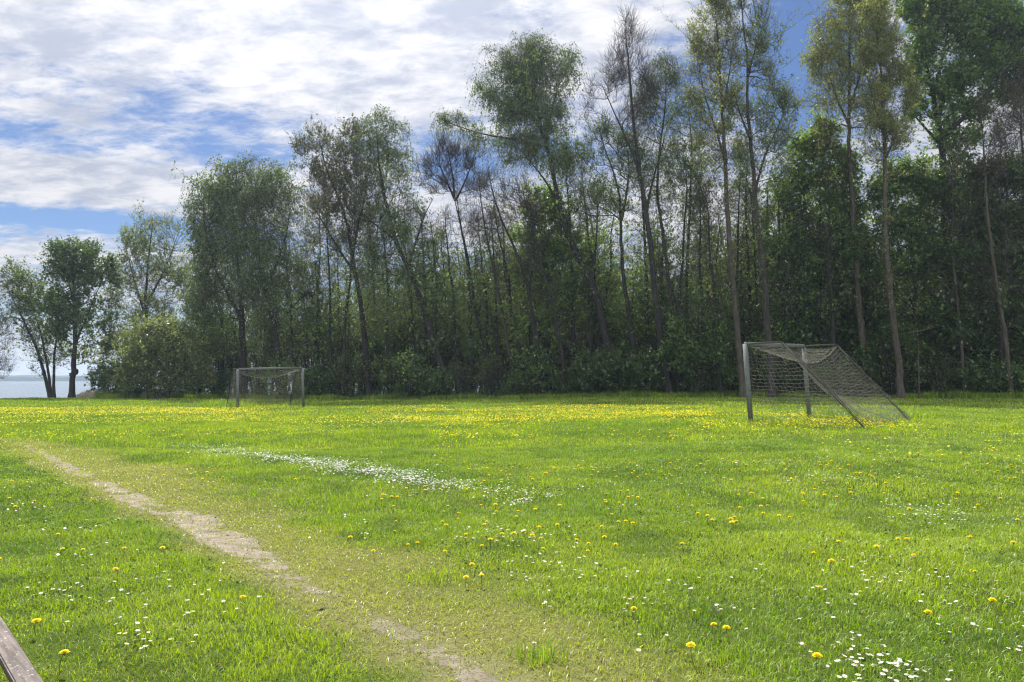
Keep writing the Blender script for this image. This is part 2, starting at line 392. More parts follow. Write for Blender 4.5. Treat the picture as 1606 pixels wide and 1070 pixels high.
# ------------------------------------------------------------------ tree engine
def unit(v): return v / np.maximum(np.linalg.norm(v, axis=-1, keepdims=True), 1e-9)
def tubes(pos, par, rad, sides_of, main):
    """connected tubes along the edges node -> parent; ring at every node, an own base ring where a side branch leaves"""
    N = len(pos); V = []; F = []; off = 0
    d = np.zeros_like(pos); k = par >= 0
    d[k] = pos[k] - pos[par[k]]; d[~k] = (0, 0, 1)
    d = unit(d)
    ref = np.array([0.31, 0.93, 0.19])
    for sides, sel in sides_of:
        sel = sel & k
        if not sel.any(): continue
        e = np.nonzero(sel)[0]
        need = np.zeros(N, bool); need[e] = True
        pe = par[e]; need[pe[main[e]]] = True
        rn = np.nonzero(need)[0]; lut = np.full(N, -1); lut[rn] = np.arange(len(rn))
        side = ~main[e]
        C = np.concatenate([pos[rn], pos[pe[side]]]); D = np.concatenate([d[rn], d[e[side]]])
        Rr = np.concatenate([rad[rn], np.minimum(rad[e[side]] * 1.15, rad[pe[side]])])
        u = unit(np.cross(D, ref)); v = np.cross(D, u)
        a = np.arange(sides) * 2 * math.pi / sides
        ring = C[:, None] + Rr[:, None, None] * (np.cos(a)[None, :, None] * u[:, None] + np.sin(a)[None, :, None] * v[:, None])
        top = lut[e].copy(); bot = np.empty(len(e), int)
        bot[main[e]] = lut[pe[main[e]]]; bot[side] = len(rn) + np.arange(side.sum())
        j = np.arange(sides); j2 = (j + 1) % sides
        q = np.stack([bot[:, None] * sides + j, bot[:, None] * sides + j2, top[:, None] * sides + j2, top[:, None] * sides + j], -1)
        V.append(ring.reshape(-1, 3)); F.append(q.reshape(-1, 4) + off); off += len(C) * sides
    return np.concatenate(V), F
def leaf_quads(C, A, size, rng, aspect=0.62, flat=0.0):
    """rhombic leaves at C along A with random faces"""
    n = len(C)
    A = unit(A + 0.5 * rng.normal(size=(n, 3)))
    nr = rng.normal(size=(n, 3)); nr[:, 2] += flat * 2.2
    B = unit(np.cross(A, nr))
    s = (size * np.clip(np.exp(.32 * rng.normal(size=n)), .4, 1.75))[:, None] if np.isscalar(size) else size[:, None]
    lift = unit(np.cross(A, B)) * s * .12
    V = np.stack([C - A * s * .5, C + B * s * .5 * aspect + lift, C + A * s * .5, C - B * s * .5 * aspect + lift], 1).reshape(-1, 3)
    return V, np.arange(4 * n).reshape(-1, 4)
def grow(rng, trunks, att, bf=.3, step=.7, down=.9, lift=.10, wig=.07):
    pos, par, pl, fixed = [], [], [], []
    for pts, rb, rt in trunks:
        seg = np.linalg.norm(np.diff(pts, axis=0), axis=1); L = np.concatenate([[0], np.cumsum(seg)])
        n = max(3, int(L[-1] / .55)); s = np.linspace(0, L[-1], n)
        q = np.stack([np.interp(s, L, pts[:, i]) for i in range(3)], 1)
        for _ in range(2): q[1:-1] = .25 * q[:-2] + .5 * q[1:-1] + .25 * q[2:]
        q[1:-1] += rng.normal(size=(n - 2, 3)) * rb * .09 * np.array([1, 1, .3])
        st = len(pos)
        for i in range(n):
            pos.append(q[i]); par.append(st + i - 1 if i else -1); pl.append(s[i] * .35)
            t = s[i] / L[-1]
            fl = 1 + .55 * math.exp(-s[i] / .35)
            fixed.append((rb * (1 - t) ** .75 + rt) * fl)
    n0 = len(pos)
    att = np.asarray(att); N = len(att)
    if N:
        Pn = np.array(pos); Ln = np.array(pl)
        def cost(pn, ln):
            v = att[:, None] - pn[None]
            return np.linalg.norm(v, axis=2) + bf * ln[None] + down * np.maximum(-v[..., 2] - .0, 0) + .25 * np.maximum(.45 * np.hypot(v[..., 0], v[..., 1]) - v[..., 2], 0)
        cst = cost(Pn, Ln); bn = cst.argmin(1); bc = cst[np.arange(N), bn]
        todo = np.ones(N, bool)
        for _ in range(N):
            i = int(np.where(todo, bc, 1e9).argmin()); todo[i] = False
            a = pos[bn[i]]; b = att[i]; Lg = np.linalg.norm(b - a)
            k = max(1, int(round(Lg / step)))
            ctrl = .5 * (a + b) + np.array([0, 0, lift * Lg]) + rng.normal(size=3) * wig * Lg
            p = bn[i]; new = []
            for j in range(1, k + 1):
                t = j / k; q = (1 - t) ** 2 * a + 2 * t * (1 - t) * ctrl + t * t * b
                pos.append(q); par.append(p); pl.append(pl[p] + Lg / k); fixed.append(0); p = len(pos) - 1; new.append(p)
            cn = cost(np.array([pos[x] for x in new]), np.array([pl[x] for x in new]))
            j = cn.argmin(1); c = cn[np.arange(N), j]; up = c < bc
            bc = np.where(up, c, bc); bn = np.where(up, np.array(new)[j], bn)
    pos = np.array(pos); par = np.array(par); fixed = np.array(fixed)
    n = len(pos); acc = np.zeros(n); rad = np.zeros(n); e = 2.25
    nch = np.zeros(n, int); np.add.at(nch, par[par >= 0], 1)
    for i in range(n - 1, -1, -1):
        rad[i] = max((acc[i] + (0.0075 ** e if nch[i] == 0 else 0.0008 ** e)) ** (1 / e), .006) if not fixed[i] else fixed[i]
        if par[i] >= 0 and not fixed[i]: acc[par[i]] += rad[i] ** e
    for i in range(n):
        if not fixed[i] and par[i] >= 0: rad[i] = min(rad[i], rad[par[i]] * .92)
    # the thickest child goes on with its parent's ring
    main = np.zeros(n, bool); best = {}
    for i in range(n):
        p = par[i]
        if p >= 0 and (p not in best or rad[i] > rad[best[p]]): best[p] = i
    for i in best.values(): main[i] = True
    main[:n0] = True
    for i in best.values():
        if i >= n0 and par[i] < n0 - 0 and fixed[par[i]] and rad[i] < rad[par[i]] * .6: main[i] = False
    return pos, par, rad, main, n0
def foliage(rng, pos, par, rad, o):
    """twigs (ribbon thin tubes) and leaves on the thin wood"""
    thin = np.nonzero((rad < o.get('twig_r', .022)) & (par >= 0))[0]
    k = o.get('twigs', 3)
    src = np.repeat(thin, k); n = len(src)
    t = rng.random(n)[:, None]
    base = pos[src] * t + pos[par[src]] * (1 - t)
    d = unit(pos[src] - pos[par[src]])
    rv = rng.normal(size=(n, 3))
    up = o.get('up', .35); ln = o.get('twig_len', .5) * (.5 + rng.random(n))
    dr = unit(.55 * d + .75 * unit(rv) + np.array([0, 0, up]))
    p1 = base + dr * (ln * .55)[:, None]
    d2 = unit(dr + .4 * unit(rng.normal(size=(n, 3))) + np.array([0, 0, up * .6 - o.get('droop', 0)]))
    p2 = p1 + d2 * (ln * .6)[:, None]
    chains = [base, p1, p2]
    if o.get('weep', 0):
        dd = unit(d2 * .35 + np.array([0, 0, -1.0])); lw = o['weep'] * (.3 + 1.0 * rng.random(n))
        p3 = p2 + unit(d2 + np.array([0, 0, -.9])) * (lw * .3)[:, None]; p4 = p3 + dd * (lw * .7)[:, None]
        chains += [p3, p4]
    tr = o.get('twig_w', .0045)
    V = []; F = []; off = 0
    for j in range(len(chains) - 1):
        a, b = chains[j], chains[j + 1]; dd = unit(b - a)
        u = unit(np.cross(dd, np.array([.31, .93, .19]))); v = np.cross(dd, u)
        r0 = tr * (1 - .3 * j / len(chains)); r1 = tr * (.75 - .3 * j / len(chains))
        ang = np.arange(3) * 2.0944
        ra = a[:, None] + r0 * (np.cos(ang)[None, :, None] * u[:, None] + np.sin(ang)[None, :, None] * v[:, None])
        rb = b[:, None] + r1 * (np.cos(ang)[None, :, None] * u[:, None] + np.sin(ang)[None, :, None] * v[:, None])
        V.append(np.concatenate([ra, rb], 1).reshape(-1, 3))
        i0 = np.arange(n)[:, None] * 6 + off; jj = np.arange(3)
        F.append(np.stack([i0 + jj, i0 + (jj + 1) % 3, i0 + 3 + (jj + 1) % 3, i0 + 3 + jj], -1).reshape(-1, 4)); off += n * 6
    TW = (np.concatenate(V), [np.concatenate(F)])
    nl = o.get('leaves', 4)
    if nl <= 0: return TW, None
    LC, LA = [], []
    nc = len(chains) - 1
    # clumps of heavy and of light leafage
    f = o.get('clump', .8); q = p1 / o.get('clump_size', 1.6)
    dn = vnoise(q[:, 0] + q[:, 2] * .7, q[:, 1] + q[:, 2] * 1.3, o.get('seed', 1))
    pk = np.clip(1 + f * (dn - .5) * 2.4, .05, 2)
    nl = nl * LEAFN
    for r in range(int(math.ceil(nl * 1.4))):
        use = rng.random(n) < pk / 1.4 * (nl * 1.4 / math.ceil(nl * 1.4)) * .72
        s = rng.random(n) ** .8 * nc; j = np.minimum(s.astype(int), nc - 1); fr = (s - j)[:, None]
        st = np.stack(chains, 1); a = st[np.arange(n), j]; b = st[np.arange(n), j + 1]
        c = a + (b - a) * fr + rng.normal(size=(n, 3)) * o.get('spread', .045)
        ax = unit(b - a) * .6 + np.array([0, 0, -o.get('hang', .5)]) + .4 * rng.normal(size=(n, 3))
        LC.append(c[use]); LA.append(ax[use])
    LC = np.concatenate(LC); LA = np.concatenate(LA)
    return TW, leaf_quads(LC, LA, o.get('leaf', .085) * LEAFK, rng, o.get('aspect', .62), o.get('flat', 0))
LEAFK, LEAFN = 1.38, .8
def build_tree(name, label, cat, trunks, att, leafm, barkm, o, base, group=None, seed=0, twigm='twig'):
    rng = np.random.default_rng(seed)
    pos, par, rad, main, n0 = grow(rng, trunks, att, o.get('bf', .28), o.get('step', .7), o.get('down', .9), o.get('lift', .10), o.get('wig', .07))
    base = np.asarray(base, float)
    root = empty(name, base); tag(root, label, cat, group)
    ist = np.zeros(len(pos), bool); ist[:n0] = True
    V, F = tubes(pos - base, par, rad, [(9, ist)], main)
    mk('trunk', V, F, [M[barkm]], root, smooth=True)
    tw, lf = foliage(rng, pos - base, par, rad, o)
    if (~ist).any():
        V, F = tubes(pos - base, par, rad, [(6, ~ist & (rad > .035)), (4, ~ist & (rad <= .035))], main)
        nb = sum(len(f) for f in F)
        V2 = np.concatenate([V, tw[0]]); F2 = [np.concatenate(F + [f + len(V) for f in tw[1]])]
        mi = np.concatenate([np.zeros(nb, int), np.ones(sum(len(f) for f in tw[1]), int)])
        mk('branches', V2, F2, [M[barkm], M[twigm]], root, midx=mi, smooth=True)
    if lf is not None:
        mk('crown', lf[0], [lf[1]], [M[leafm]], root)
    return root
def blobs_to_points(rng, blobs, depth, dens=1.0):
    """points the branches grow to: each crown mass is broken into small sprays with gaps between"""
    out_ = []
    for b in blobs:
        cx, cyy, rx, ry = b[:4]; k = b[4] if len(b) > 4 else 1.0; dz = b[5] if len(b) > 5 else 0.0
        n = max(3, int(rx * ry / 6.0 * k * dens)); m = max(2, n // 8)
        c = unit(rng.normal(size=(m, 3))) * (rng.random(m)[:, None] ** .40)
        v = c[rng.integers(m, size=n)] + rng.normal(size=(n, 3)) * .20
        d = depth + dz + v[:, 2] * .85 * min(rx, ry) * depth / FPX
        out_.append(P(cx + v[:, 0] * rx, cyy + v[:, 1] * ry, d))
    return np.concatenate(out_)
def photo_tree(name, label, cat, depth, trunks, blobs, leafm, barkm, seed, group=None, **o):
    """a tree whose stem line and crown masses were measured at its own distance"""
    rng = np.random.default_rng(seed + 1000)
    tr = []
    for t in trunks:
        pts, rb = t[0], t[1]; dz = t[2] if len(t) > 2 else 0.0
        a = np.array(pts, float); w_ = P(a[:, 0], a[:, 1], depth + np.linspace(0, dz, len(a)))
        b0 = w_[0].copy()
        if len(t) < 4:                                   # root it in the ground
            gzz = gz(b0[0], b0[1]) - .12
            w_[0, 2] = gzz
        tr.append((w_, rb * .8, .012))
    att = blobs_to_points(rng, blobs, depth, o.get('dens', 1.0))
    lw = tr[0][0]; nl = o.get('low', 210); k_ = rng.integers(0, len(lw) - 1, nl); f_ = rng.random((nl, 1)); q_ = lw[k_] * (1 - f_) + lw[k_ + 1] * f_
    hgt = (q_[:, 2] - lw[0, 2]) / (lw[-1, 2] - lw[0, 2]); q_ = q_[(hgt > .20) & (hgt < .86)]
    ang_ = rng.random(len(q_)) * 6.283; ex = rng.gamma(2.2, .72, len(q_))
    q_ = q_ + np.stack([np.cos(ang_) * ex, np.sin(ang_) * ex, .25 + ex * rng.uniform(.0, .8, len(q_))], 1)
    att = np.concatenate([att, q_]); att = att[att[:, 2] > gz(att[:, 0], att[:, 1]) + .5]
    base = tr[0][0][0].copy(); base[2] += .12
    o['seed'] = seed
    return build_tree(name, label, cat, tr, att, leafm, barkm, o, base, group, seed)

WEEP = dict(dens=.72, clump=1.2, weep=1.15, twigs=3, leaves=7, leaf=.075, up=.15, droop=.3, hang=1.0, down=.55, twig_len=.4, spread=.05)
LEAFY = dict(twigs=4, leaves=6, leaf=.11, twig_len=.5, hang=.3, flat=.5)
SPARSE = dict(twigs=4, leaves=3, leaf=.075, up=.6, twig_len=.55, hang=0, lift=-.02, down=1.4, clump=1.0)
BARE = dict(low=25, twigs=5, leaves=0, up=.6, twig_len=.75, lift=-.03, down=1.6, twig_w=.006, bf=.22)
BUDS = dict(twigs=4, leaves=2, leaf=.06, up=.5, twig_len=.6, hang=0, lift=-.02, down=1.4, clump=.6, twig_w=.0055)

def T(*a, **k): return photo_tree(*a, **k)

# --- lake shore on the left
T('alder_tree', 'half bare tree at the left picture edge, its twigs reaching in over the lake', 'tree', 57,
  [([(-62, 626), (-55, 560), (-48, 490), (-45, 430)], .20)],
  [(-30, 470, 38, 45, .8), (-2, 520, 26, 42, .8), (-30, 560, 40, 30, .8), (5, 575, 20, 22, .7), (-60, 430, 40, 40, .6)], 'bud', 'barkd', 1, **{**BUDS, 'leaves': 3})
T('alder_tree', 'tree of three slim stems fanning from one foot on the lake shore', 'tree', 60,
  [([(80, 623), (68, 580), (57, 543), (30, 490), (12, 450)], .17), ([(82, 623), (76, 585), (71, 555), (63, 516), (46, 470), (38, 440)], .13, .5), ([(85, 623), (84, 564), (90, 519), (93, 480)], .14, -.4)],
  [(22, 448, 32, 34, 1.2), (50, 470, 34, 34, 1.3), (68, 520, 30, 28, 1.0), (32, 500, 24, 20, .7), (84, 550, 26, 28, .9), (92, 490, 20, 40, .9), (62, 572, 16, 18, .5)], 'birch', 'barkd', 2, **{**LEAFY, 'leaf': .10, 'leaves': 4})
T('alder_tree', 'dark leafy round topped tree with a burl on its trunk at the lake shore', 'tree', 59,
  [([(112, 624), (114, 600), (116, 560), (118, 535), (117, 480), (114, 430), (110, 392)], .27), ([(118, 540), (128, 515), (137, 495), (150, 462), (163, 436)], .10, .6, 1), ([(117, 470), (106, 440), (95, 415)], .08, -.6, 1)],
  [(108, 402, 34, 28, 2.0), (88, 428, 30, 26, 1.8), (140, 405, 30, 28, 1.8), (118, 440, 40, 32, 1.8), (160, 432, 26, 30, 1.3), (112, 490, 36, 30, 1.5), (82, 470, 26, 28, 1.3), (145, 490, 34, 34, 1.2), (138, 545, 30, 28, .9), (90, 520, 26, 28, 1.1), (160, 560, 24, 24, .8)], 'dark', 'barkd', 3, **{**LEAFY, 'dens': .6, 'leaf': .125, 'leaves': 6})
T('poplar_tree', 'pale half leafed tree with fanning twigs behind the olive willow bush', 'tree', 63,
  [([(236, 620), (232, 540), (228, 470), (232, 410), (240, 350)], .24), ([(230, 500), (210, 440), (198, 390)], .12, .5, 1), ([(229, 480), (260, 420), (278, 370)], .12, -.5, 1)],
  [(238, 365, 38, 34, 1.0), (205, 392, 28, 34, .9), (272, 370, 28, 34, .9), (235, 430, 52, 40, 1.2), (190, 450, 30, 36, 1.0), (285, 440, 30, 40, 1.1), (200, 510, 34, 34, 1.1), (250, 490, 50, 34, 1.2), (180, 560, 24, 40, .8)], 'willow', 'bark', 4, **{**SPARSE, 'dens': 1.05, 'leaves': 5, 'leaf': .09})
T('willow_bush', 'round olive green willow bush at the left end of the wood', 'bush', 54,
  [([(232, 622), (228, 590), (222, 560)], .08), ([(250, 622), (252, 585), (258, 545)], .09), ([(262, 622), (275, 590), (292, 560)], .08), ([(244, 622), (240, 580), (238, 540)], .08, -.8)],
  [(250, 540, 56, 36, 2.4), (212, 566, 32, 40, 2.2), (290, 560, 40, 44, 2.2), (240, 590, 60, 26, 2.0), (200, 600, 26, 18, 1.6), (300, 596, 40, 22, 1.8), (262, 522, 34, 18, 2.0)], 'willow', 'bark', 5, **{**LEAFY, 'dens': .75, 'leaf': .095, 'leaves': 7, 'up': .6, 'clump': .5})
# --- the big dark birches
T('birch_tree', 'broad dark weeping birch towering over the left end of the wood', 'tree', 55,
  [([(383, 622), (382, 584), (381, 540), (378, 470), (372, 400), (366, 330), (372, 262)], .34), ([(379, 500), (345, 440), (322, 370), (318, 310)], .15, -1, 1)],
  [(375, 270, 34, 26, 2.2), (345, 292, 40, 32, 2.2), (318, 322, 30, 36, 2.2), (405, 290, 36, 34, 2.0), (360, 340, 56, 44, 2.2), (325, 390, 36, 50, 2.0), (372, 400, 50, 44, 2.0), (340, 455, 44, 44, 1.8), (310, 470, 28, 50, 1.6), (380, 470, 40, 40, 1.5), (345, 525, 40, 36, 1.2)], 'birch', 'barkd', 6, **{**WEEP, 'dens': .42, 'leaf': .095, 'leaves': 9})
T('birch_tree', 'dark birch with a bent trunk merging into the right side of the broad weeping one', 'tree', 53.5,
  [([(440, 622), (439, 580), (437, 555), (430, 503), (417, 458), (408, 425), (400, 370), (405, 310)], .33), ([(416, 455), (436, 410), (452, 360), (455, 320)], .13, .8, 1), ([(432, 515), (455, 485), (478, 462), (492, 450)], .08, .4, 1)],
  [(430, 290, 34, 30, 1.6), (405, 320, 40, 40, 1.9), (450, 330, 28, 40, 1.5), (420, 380, 46, 44, 1.8), (460, 395, 24, 40, 1.0), (400, 440, 44, 40, 1.6), (445, 440, 36, 34, 1.2), (470, 430, 24, 24, .8), (420, 500, 40, 36, 1.0), (465, 475, 26, 18, .6)], 'birch', 'barkd', 7, **{**WEEP, 'dens': .6, 'leaf': .09, 'leaves': 8})
T('young_ash_tree', 'slim bare pale tree in the gap right of the dark birches', 'tree', 58,
  [([(498, 622), (497, 540), (498, 467), (502, 395), (500, 300)], .15)],
  [(500, 350, 26, 50, .7), (510, 420, 34, 40, .6), (482, 410, 26, 40, .6), (500, 310, 16, 20, .6)], 'bud', 'barkp', 8, **BUDS)
T('poplar_tree', 'tall tree with thin reddish leaves and fanning upright twigs leaning left', 'tree', 52,
  [([(580, 622), (574, 570), (572, 530), (565, 467), (554, 413), (547, 359), (532, 312), (510, 262), (500, 215)], .27), ([(552, 400), (562, 350), (575, 300), (572, 250)], .12, .8, 1), ([(558, 430), (530, 390), (508, 350), (488, 320)], .10, -.8, 1)],
  [(492, 225, 32, 28, 1.0), (525, 220, 28, 32, 1.0), (552, 225, 22, 34, .9), (500, 268, 38, 30, 1.1), (540, 275, 36, 36, 1.2), (572, 275, 26, 40, 1.0), (515, 320, 40, 30, 1.0), (560, 335, 36, 36, 1.1), (500, 360, 30, 26, .7), (545, 385, 40, 30, .8), (590, 400, 26, 36, .8)], 'bud', 'barkd', 9, **{**SPARSE, 'leaves': 5, 'leaf': .085})
T('birch_tree', 'tall leafy birch whose dark trunk leans left behind the far goal', 'tree', 51,
  [([(702, 622), (697, 590), (690, 566), (664, 485), (650, 440), (623, 386), (610, 337), (599, 288), (592, 235), (590, 200)], .31), ([(640, 420), (655, 370), (668, 330), (680, 310)], .10, .8, 1), ([(618, 375), (585, 350), (560, 330)], .10, -.8, 1)],
  [(592, 202, 30, 22, 1.7), (618, 222, 26, 30, 1.4), (570, 235, 28, 30, 1.3), (600, 262, 40, 34, 1.8), (632, 270, 22, 34, 1.0), (590, 310, 40, 36, 1.6), (625, 330, 34, 40, 1.4), (600, 370, 40, 36, 1.4), (660, 345, 30, 34, 1.1), (570, 420, 40, 40, 1.0), (630, 420, 44, 40, 1.2), (680, 380, 24, 30, .8), (600, 480, 40, 40, .9)], 'birch', 'barkd', 10, **{**WEEP, 'weep': .5, 'leaves': 6})
# --- bare ones in the middle
T('bare_tree', 'leafless tree with a fan of bare branches against the blue gap in the clouds', 'tree', 53,
  [([(742, 622), (738, 500), (735, 430), (731, 400), (724, 360), (716, 325), (711, 305)], .24), ([(713, 312), (700, 285), (690, 260), (680, 238)], .08, .5, 1), ([(712, 308), (712, 280), (704, 250), (702, 228)], .08, -.5, 1), ([(714, 315), (728, 290), (738, 262), (746, 240)], .08, .3, 1)],
  [(672, 262, 18, 22, 1.0), (690, 240, 22, 18, 1.2), (715, 240, 22, 18, 1.2), (742, 250, 18, 24, 1.2), (680, 295, 24, 18, .8), (745, 290, 18, 18, .8), (712, 275, 30, 24, .9)], 'bud', 'barkd', 11, **{**BARE, 'twig_w': .008})
T('bare_tree', 'leafless leaning tree with slender whippy limbs in the middle of the wood', 'tree', 49,
  [([(852, 624), (849, 593), (838, 515), (828, 448), (808, 391), (788, 350), (772, 300), (765, 265)], .20), ([(830, 455), (838, 400), (836, 350), (828, 300)], .08, .5, 1)],
  [(770, 285, 22, 30, .9), (795, 320, 22, 34, .7), (830, 320, 16, 40, .6), (780, 360, 26, 26, .5)], 'bud', 'barkd', 12, **{**BUDS, 'leaves': 1})
T('bare_tree', 'thin leafless tree leaning left beside the big leaning birch', 'tree', 48,
  [([(886, 624), (882, 556), (869, 488), (855, 441), (838, 377), (828, 334), (818, 290)], .15)],
  [(815, 310, 22, 36, .7), (840, 350, 22, 30, .6), (822, 400, 26, 40, .5)], 'bud', 'barkd', 13, **{**BUDS, 'leaves': 2})
T('bare_tree', 'thin leafless tree just right of the bare fan tree', 'tree', 50,
  [([(808, 624), (805, 596), (788, 488), (775, 428), (764, 377), (753, 307), (750, 270)], .14)],
  [(752, 300, 20, 34, .7), (765, 360, 24, 34, .6), (745, 350, 16, 30, .5), (790, 420, 26, 30, .5)], 'bud', 'bark', 14, **{**BUDS, 'leaves': 1})
T('birch_tree', 'tall leaning weeping birch with a long limb drooping out to the left', 'tree', 48.5,
  [([(968, 624), (955, 560), (940, 480), (929, 448), (896, 381), (880, 338), (869, 283), (858, 229), (845, 195), (838, 130), (832, 80)], .33),
   ([(858, 232), (830, 222), (800, 217), (770, 214), (735, 204), (703, 192)], .10, .6, 1), ([(848, 200), (815, 160), (790, 120)], .10, -.8, 1), ([(856, 225), (866, 170), (880, 120)], .10, .9, 1), ([(878, 320), (850, 275), (815, 235)], .09, -.6, 1)],
  [(834, 72, 26, 20, 2.6), (848, 92, 26, 26, 2.2), (808, 85, 20, 16, 1.6), (780, 76, 18, 10, 1.4), (796, 112, 36, 24, 2.0), (772, 142, 26, 18, 2.0), (830, 140, 40, 32, 2.0), (872, 108, 30, 26, 1.6), (895, 92, 16, 14, 1.2), (802, 172, 34, 24, 1.8), (850, 180, 34, 30, 1.6), (700, 190, 14, 9, 2.6), (718, 185, 18, 10, 2.2), (738, 203, 18, 10, 1.8), (760, 212, 16, 10, 1.4), (800, 216, 32, 18, 1.7), (832, 232, 36, 26, 1.7), (884, 160, 20, 30, 1.0), (870, 245, 30, 26, 1.4), (815, 250, 26, 14, 1.2), (895, 225, 14, 20, .7)], 'birch', 'barkd', 15, **{**WEEP, 'leaves': 8, 'leaf': .08})
T('maple_tree', 'bright green young maple glowing in the middle of the wood', 'tree', 50,
  [([(872, 624), (866, 540), (858, 470), (852, 400), (856, 330)], .14)],
  [(850, 318, 36, 24, 1.3), (880, 345, 30, 26, 1.2), (840, 375, 36, 30, 1.1), (880, 400, 40, 36, 1.2), (838, 430, 34, 34, 1.1), (872, 470, 40, 34, 1.2), (910, 440, 30, 30, .8), (850, 520, 36, 30, 1.0)], 'maple', 'bark', 16, **{**LEAFY, 'leaf': .15, 'leaves': 4, 'flat': 1})
T('bare_tree', 'very tall tree with a bare top of fine twigs above leafy lower limbs', 'tree', 46.5,
  [([(1050, 626), (1047, 600), (1037, 535), (1027, 461), (1020, 381), (1010, 310), (1002, 265), (993, 190), (989, 137), (984, 80), (981, 30)], .27), ([(1014, 330), (1022, 290), (1036, 240), (1046, 200)], .09, .5, 1), ([(1004, 275), (990, 235), (965, 180), (945, 135)], .09, -.5, 1)],
  [(982, 55, 16, 34, 1.0), (965, 100, 18, 34, .9), (1003, 90, 20, 36, .9), (985, 130, 34, 30, .8), (955, 150, 16, 34, .6), (1012, 150, 16, 30, .7), (990, 190, 34, 30, .6), (925, 165, 14, 40, .5)], 'bud', 'barkd', 17, **{**BARE, 'twig_len': .7})
T('birch_tree', 'weeping birch crown bending right beside the bare topped tree', 'tree', 47.5,
  [([(1066, 626), (1058, 540), (1050, 450), (1040, 370), (1030, 300), (1034, 240), (1045, 160), (1044, 105)], .20)],
  [(1040, 98, 22, 14, 2.2), (1052, 120, 16, 26, 2.0), (1030, 130, 24, 30, 1.8), (1008, 150, 22, 34, 1.5), (1030, 175, 26, 30, 1.4), (1000, 205, 28, 34, 1.2), (1035, 230, 24, 34, 1.0), (1005, 255, 26, 30, .9), (1040, 300, 30, 40, .7)], 'birch', 'bark', 18, **{**WEEP, 'leaves': 6})
T('alder_tree', 'thinly leafed tree with twin stems left of the bare topped tree', 'tree', 48,
  [([(1002, 626), (996, 560), (987, 498), (976, 421), (973, 334), (972, 300), (955, 250), (940, 205)], .22), ([(974, 345), (984, 300), (988, 255), (980, 215)], .10, .5, 1)],
  [(935, 205, 22, 30, 1.0), (925, 245, 24, 34, .9), (960, 240, 26, 36, 1.0), (985, 250, 20, 40, .9), (945, 295, 32, 30, .8), (975, 320, 26, 30, .7), (920, 330, 30, 34, .6)], 'birch', 'barkd', 19, **{**SPARSE, 'leaves': 5})
T('alder_tree', 'yellowish leafed slim tree between the bare topped tree and the aspens', 'tree', 49,
  [([(1080, 626), (1078, 540), (1076, 450), (1080, 370), (1083, 300), (1086, 240), (1080, 170)], .19)],
  [(1078, 160, 22, 22, 1.5), (1066, 190, 22, 28, 1.5), (1092, 195, 18, 30, 1.2), (1078, 235, 34, 30, 1.2), (1060, 270, 22, 30, .9), (1095, 285, 24, 36, 1.0), (1075, 330, 30, 36, .8), (1085, 400, 30, 44, .6)], 'birch', 'bark', 20, **{**WEEP, 'weep': .5, 'leaves': 6})
# --- aspens on the right
T('aspen_tree', 'tall aspen dotted with small pale yellow leaves and a straight trunk, left of its pair', 'tree', 45,
  [([(1166, 626), (1160, 560), (1156, 509), (1146, 412), (1141, 338), (1137, 240), (1132, 159), (1128, 88), (1122, 20), (1120, -30)], .24), ([(1137, 250), (1118, 190), (1102, 140), (1094, 90)], .08, .5, 1), ([(1133, 170), (1146, 110), (1150, 60)], .07, -.5, 1)],
  [(1118, -10, 24, 34, 1.2), (1135, 30, 26, 36, 1.2), (1100, 60, 22, 40, 1.1), (1118, 90, 30, 36, 1.1), (1150, 80, 20, 44, 1.0), (1090, 130, 20, 36, .9), (1120, 150, 34, 36, 1.0), (1150, 160, 22, 36, .9), (1105, 205, 28, 34, .9), (1140, 225, 30, 34, .8), (1120, 270, 34, 34, .6)], 'aspen', 'barkp', 21, **{**SPARSE, 'leaves': 5, 'leaf': .075})
T('aspen_tree', 'tall aspen with a leafless upper crown and green lower twigs, right of its pair', 'tree', 44.5,
  [([(1212, 626), (1208, 560), (1204, 513), (1197, 420), (1186, 337), (1180, 247), (1172, 176), (1173, 106), (1166, 40), (1160, -20)], .25), ([(1178, 220), (1160, 180), (1150, 140)], .08, -.6, 1), ([(1184, 300), (1200, 240), (1225, 190), (1238, 150)], .09, .6, 1), ([(1173, 120), (1186, 70), (1200, 30)], .06, .5, 1)],
  [(1168, 0, 20, 34, .8), (1190, 30, 24, 40, .8), (1205, 70, 20, 34, .7), (1175, 80, 26, 34, .8), (1200, 120, 26, 30, .9), (1215, 150, 28, 30, 1.0), (1232, 175, 20, 24, .9), (1190, 175, 30, 30, 1.0), (1210, 215, 34, 30, 1.0), (1185, 240, 30, 34, .8), (1220, 260, 26, 34, .7)], 'birch', 'bark', 22, **{**SPARSE, 'leaves': 3, 'leaf': .075})
T('aspen_tree', 'slim dark stemmed tree standing between the two aspens', 'tree', 47.5,
  [([(1186, 626), (1182, 570), (1178, 524), (1173, 400), (1169, 319), (1172, 240)], .17)],
  [(1172, 250, 24, 34, .9), (1160, 310, 26, 34, .8), (1185, 330, 26, 36, .8), (1170, 390, 30, 40, .6)], 'birch', 'barkd', 23, **SPARSE)
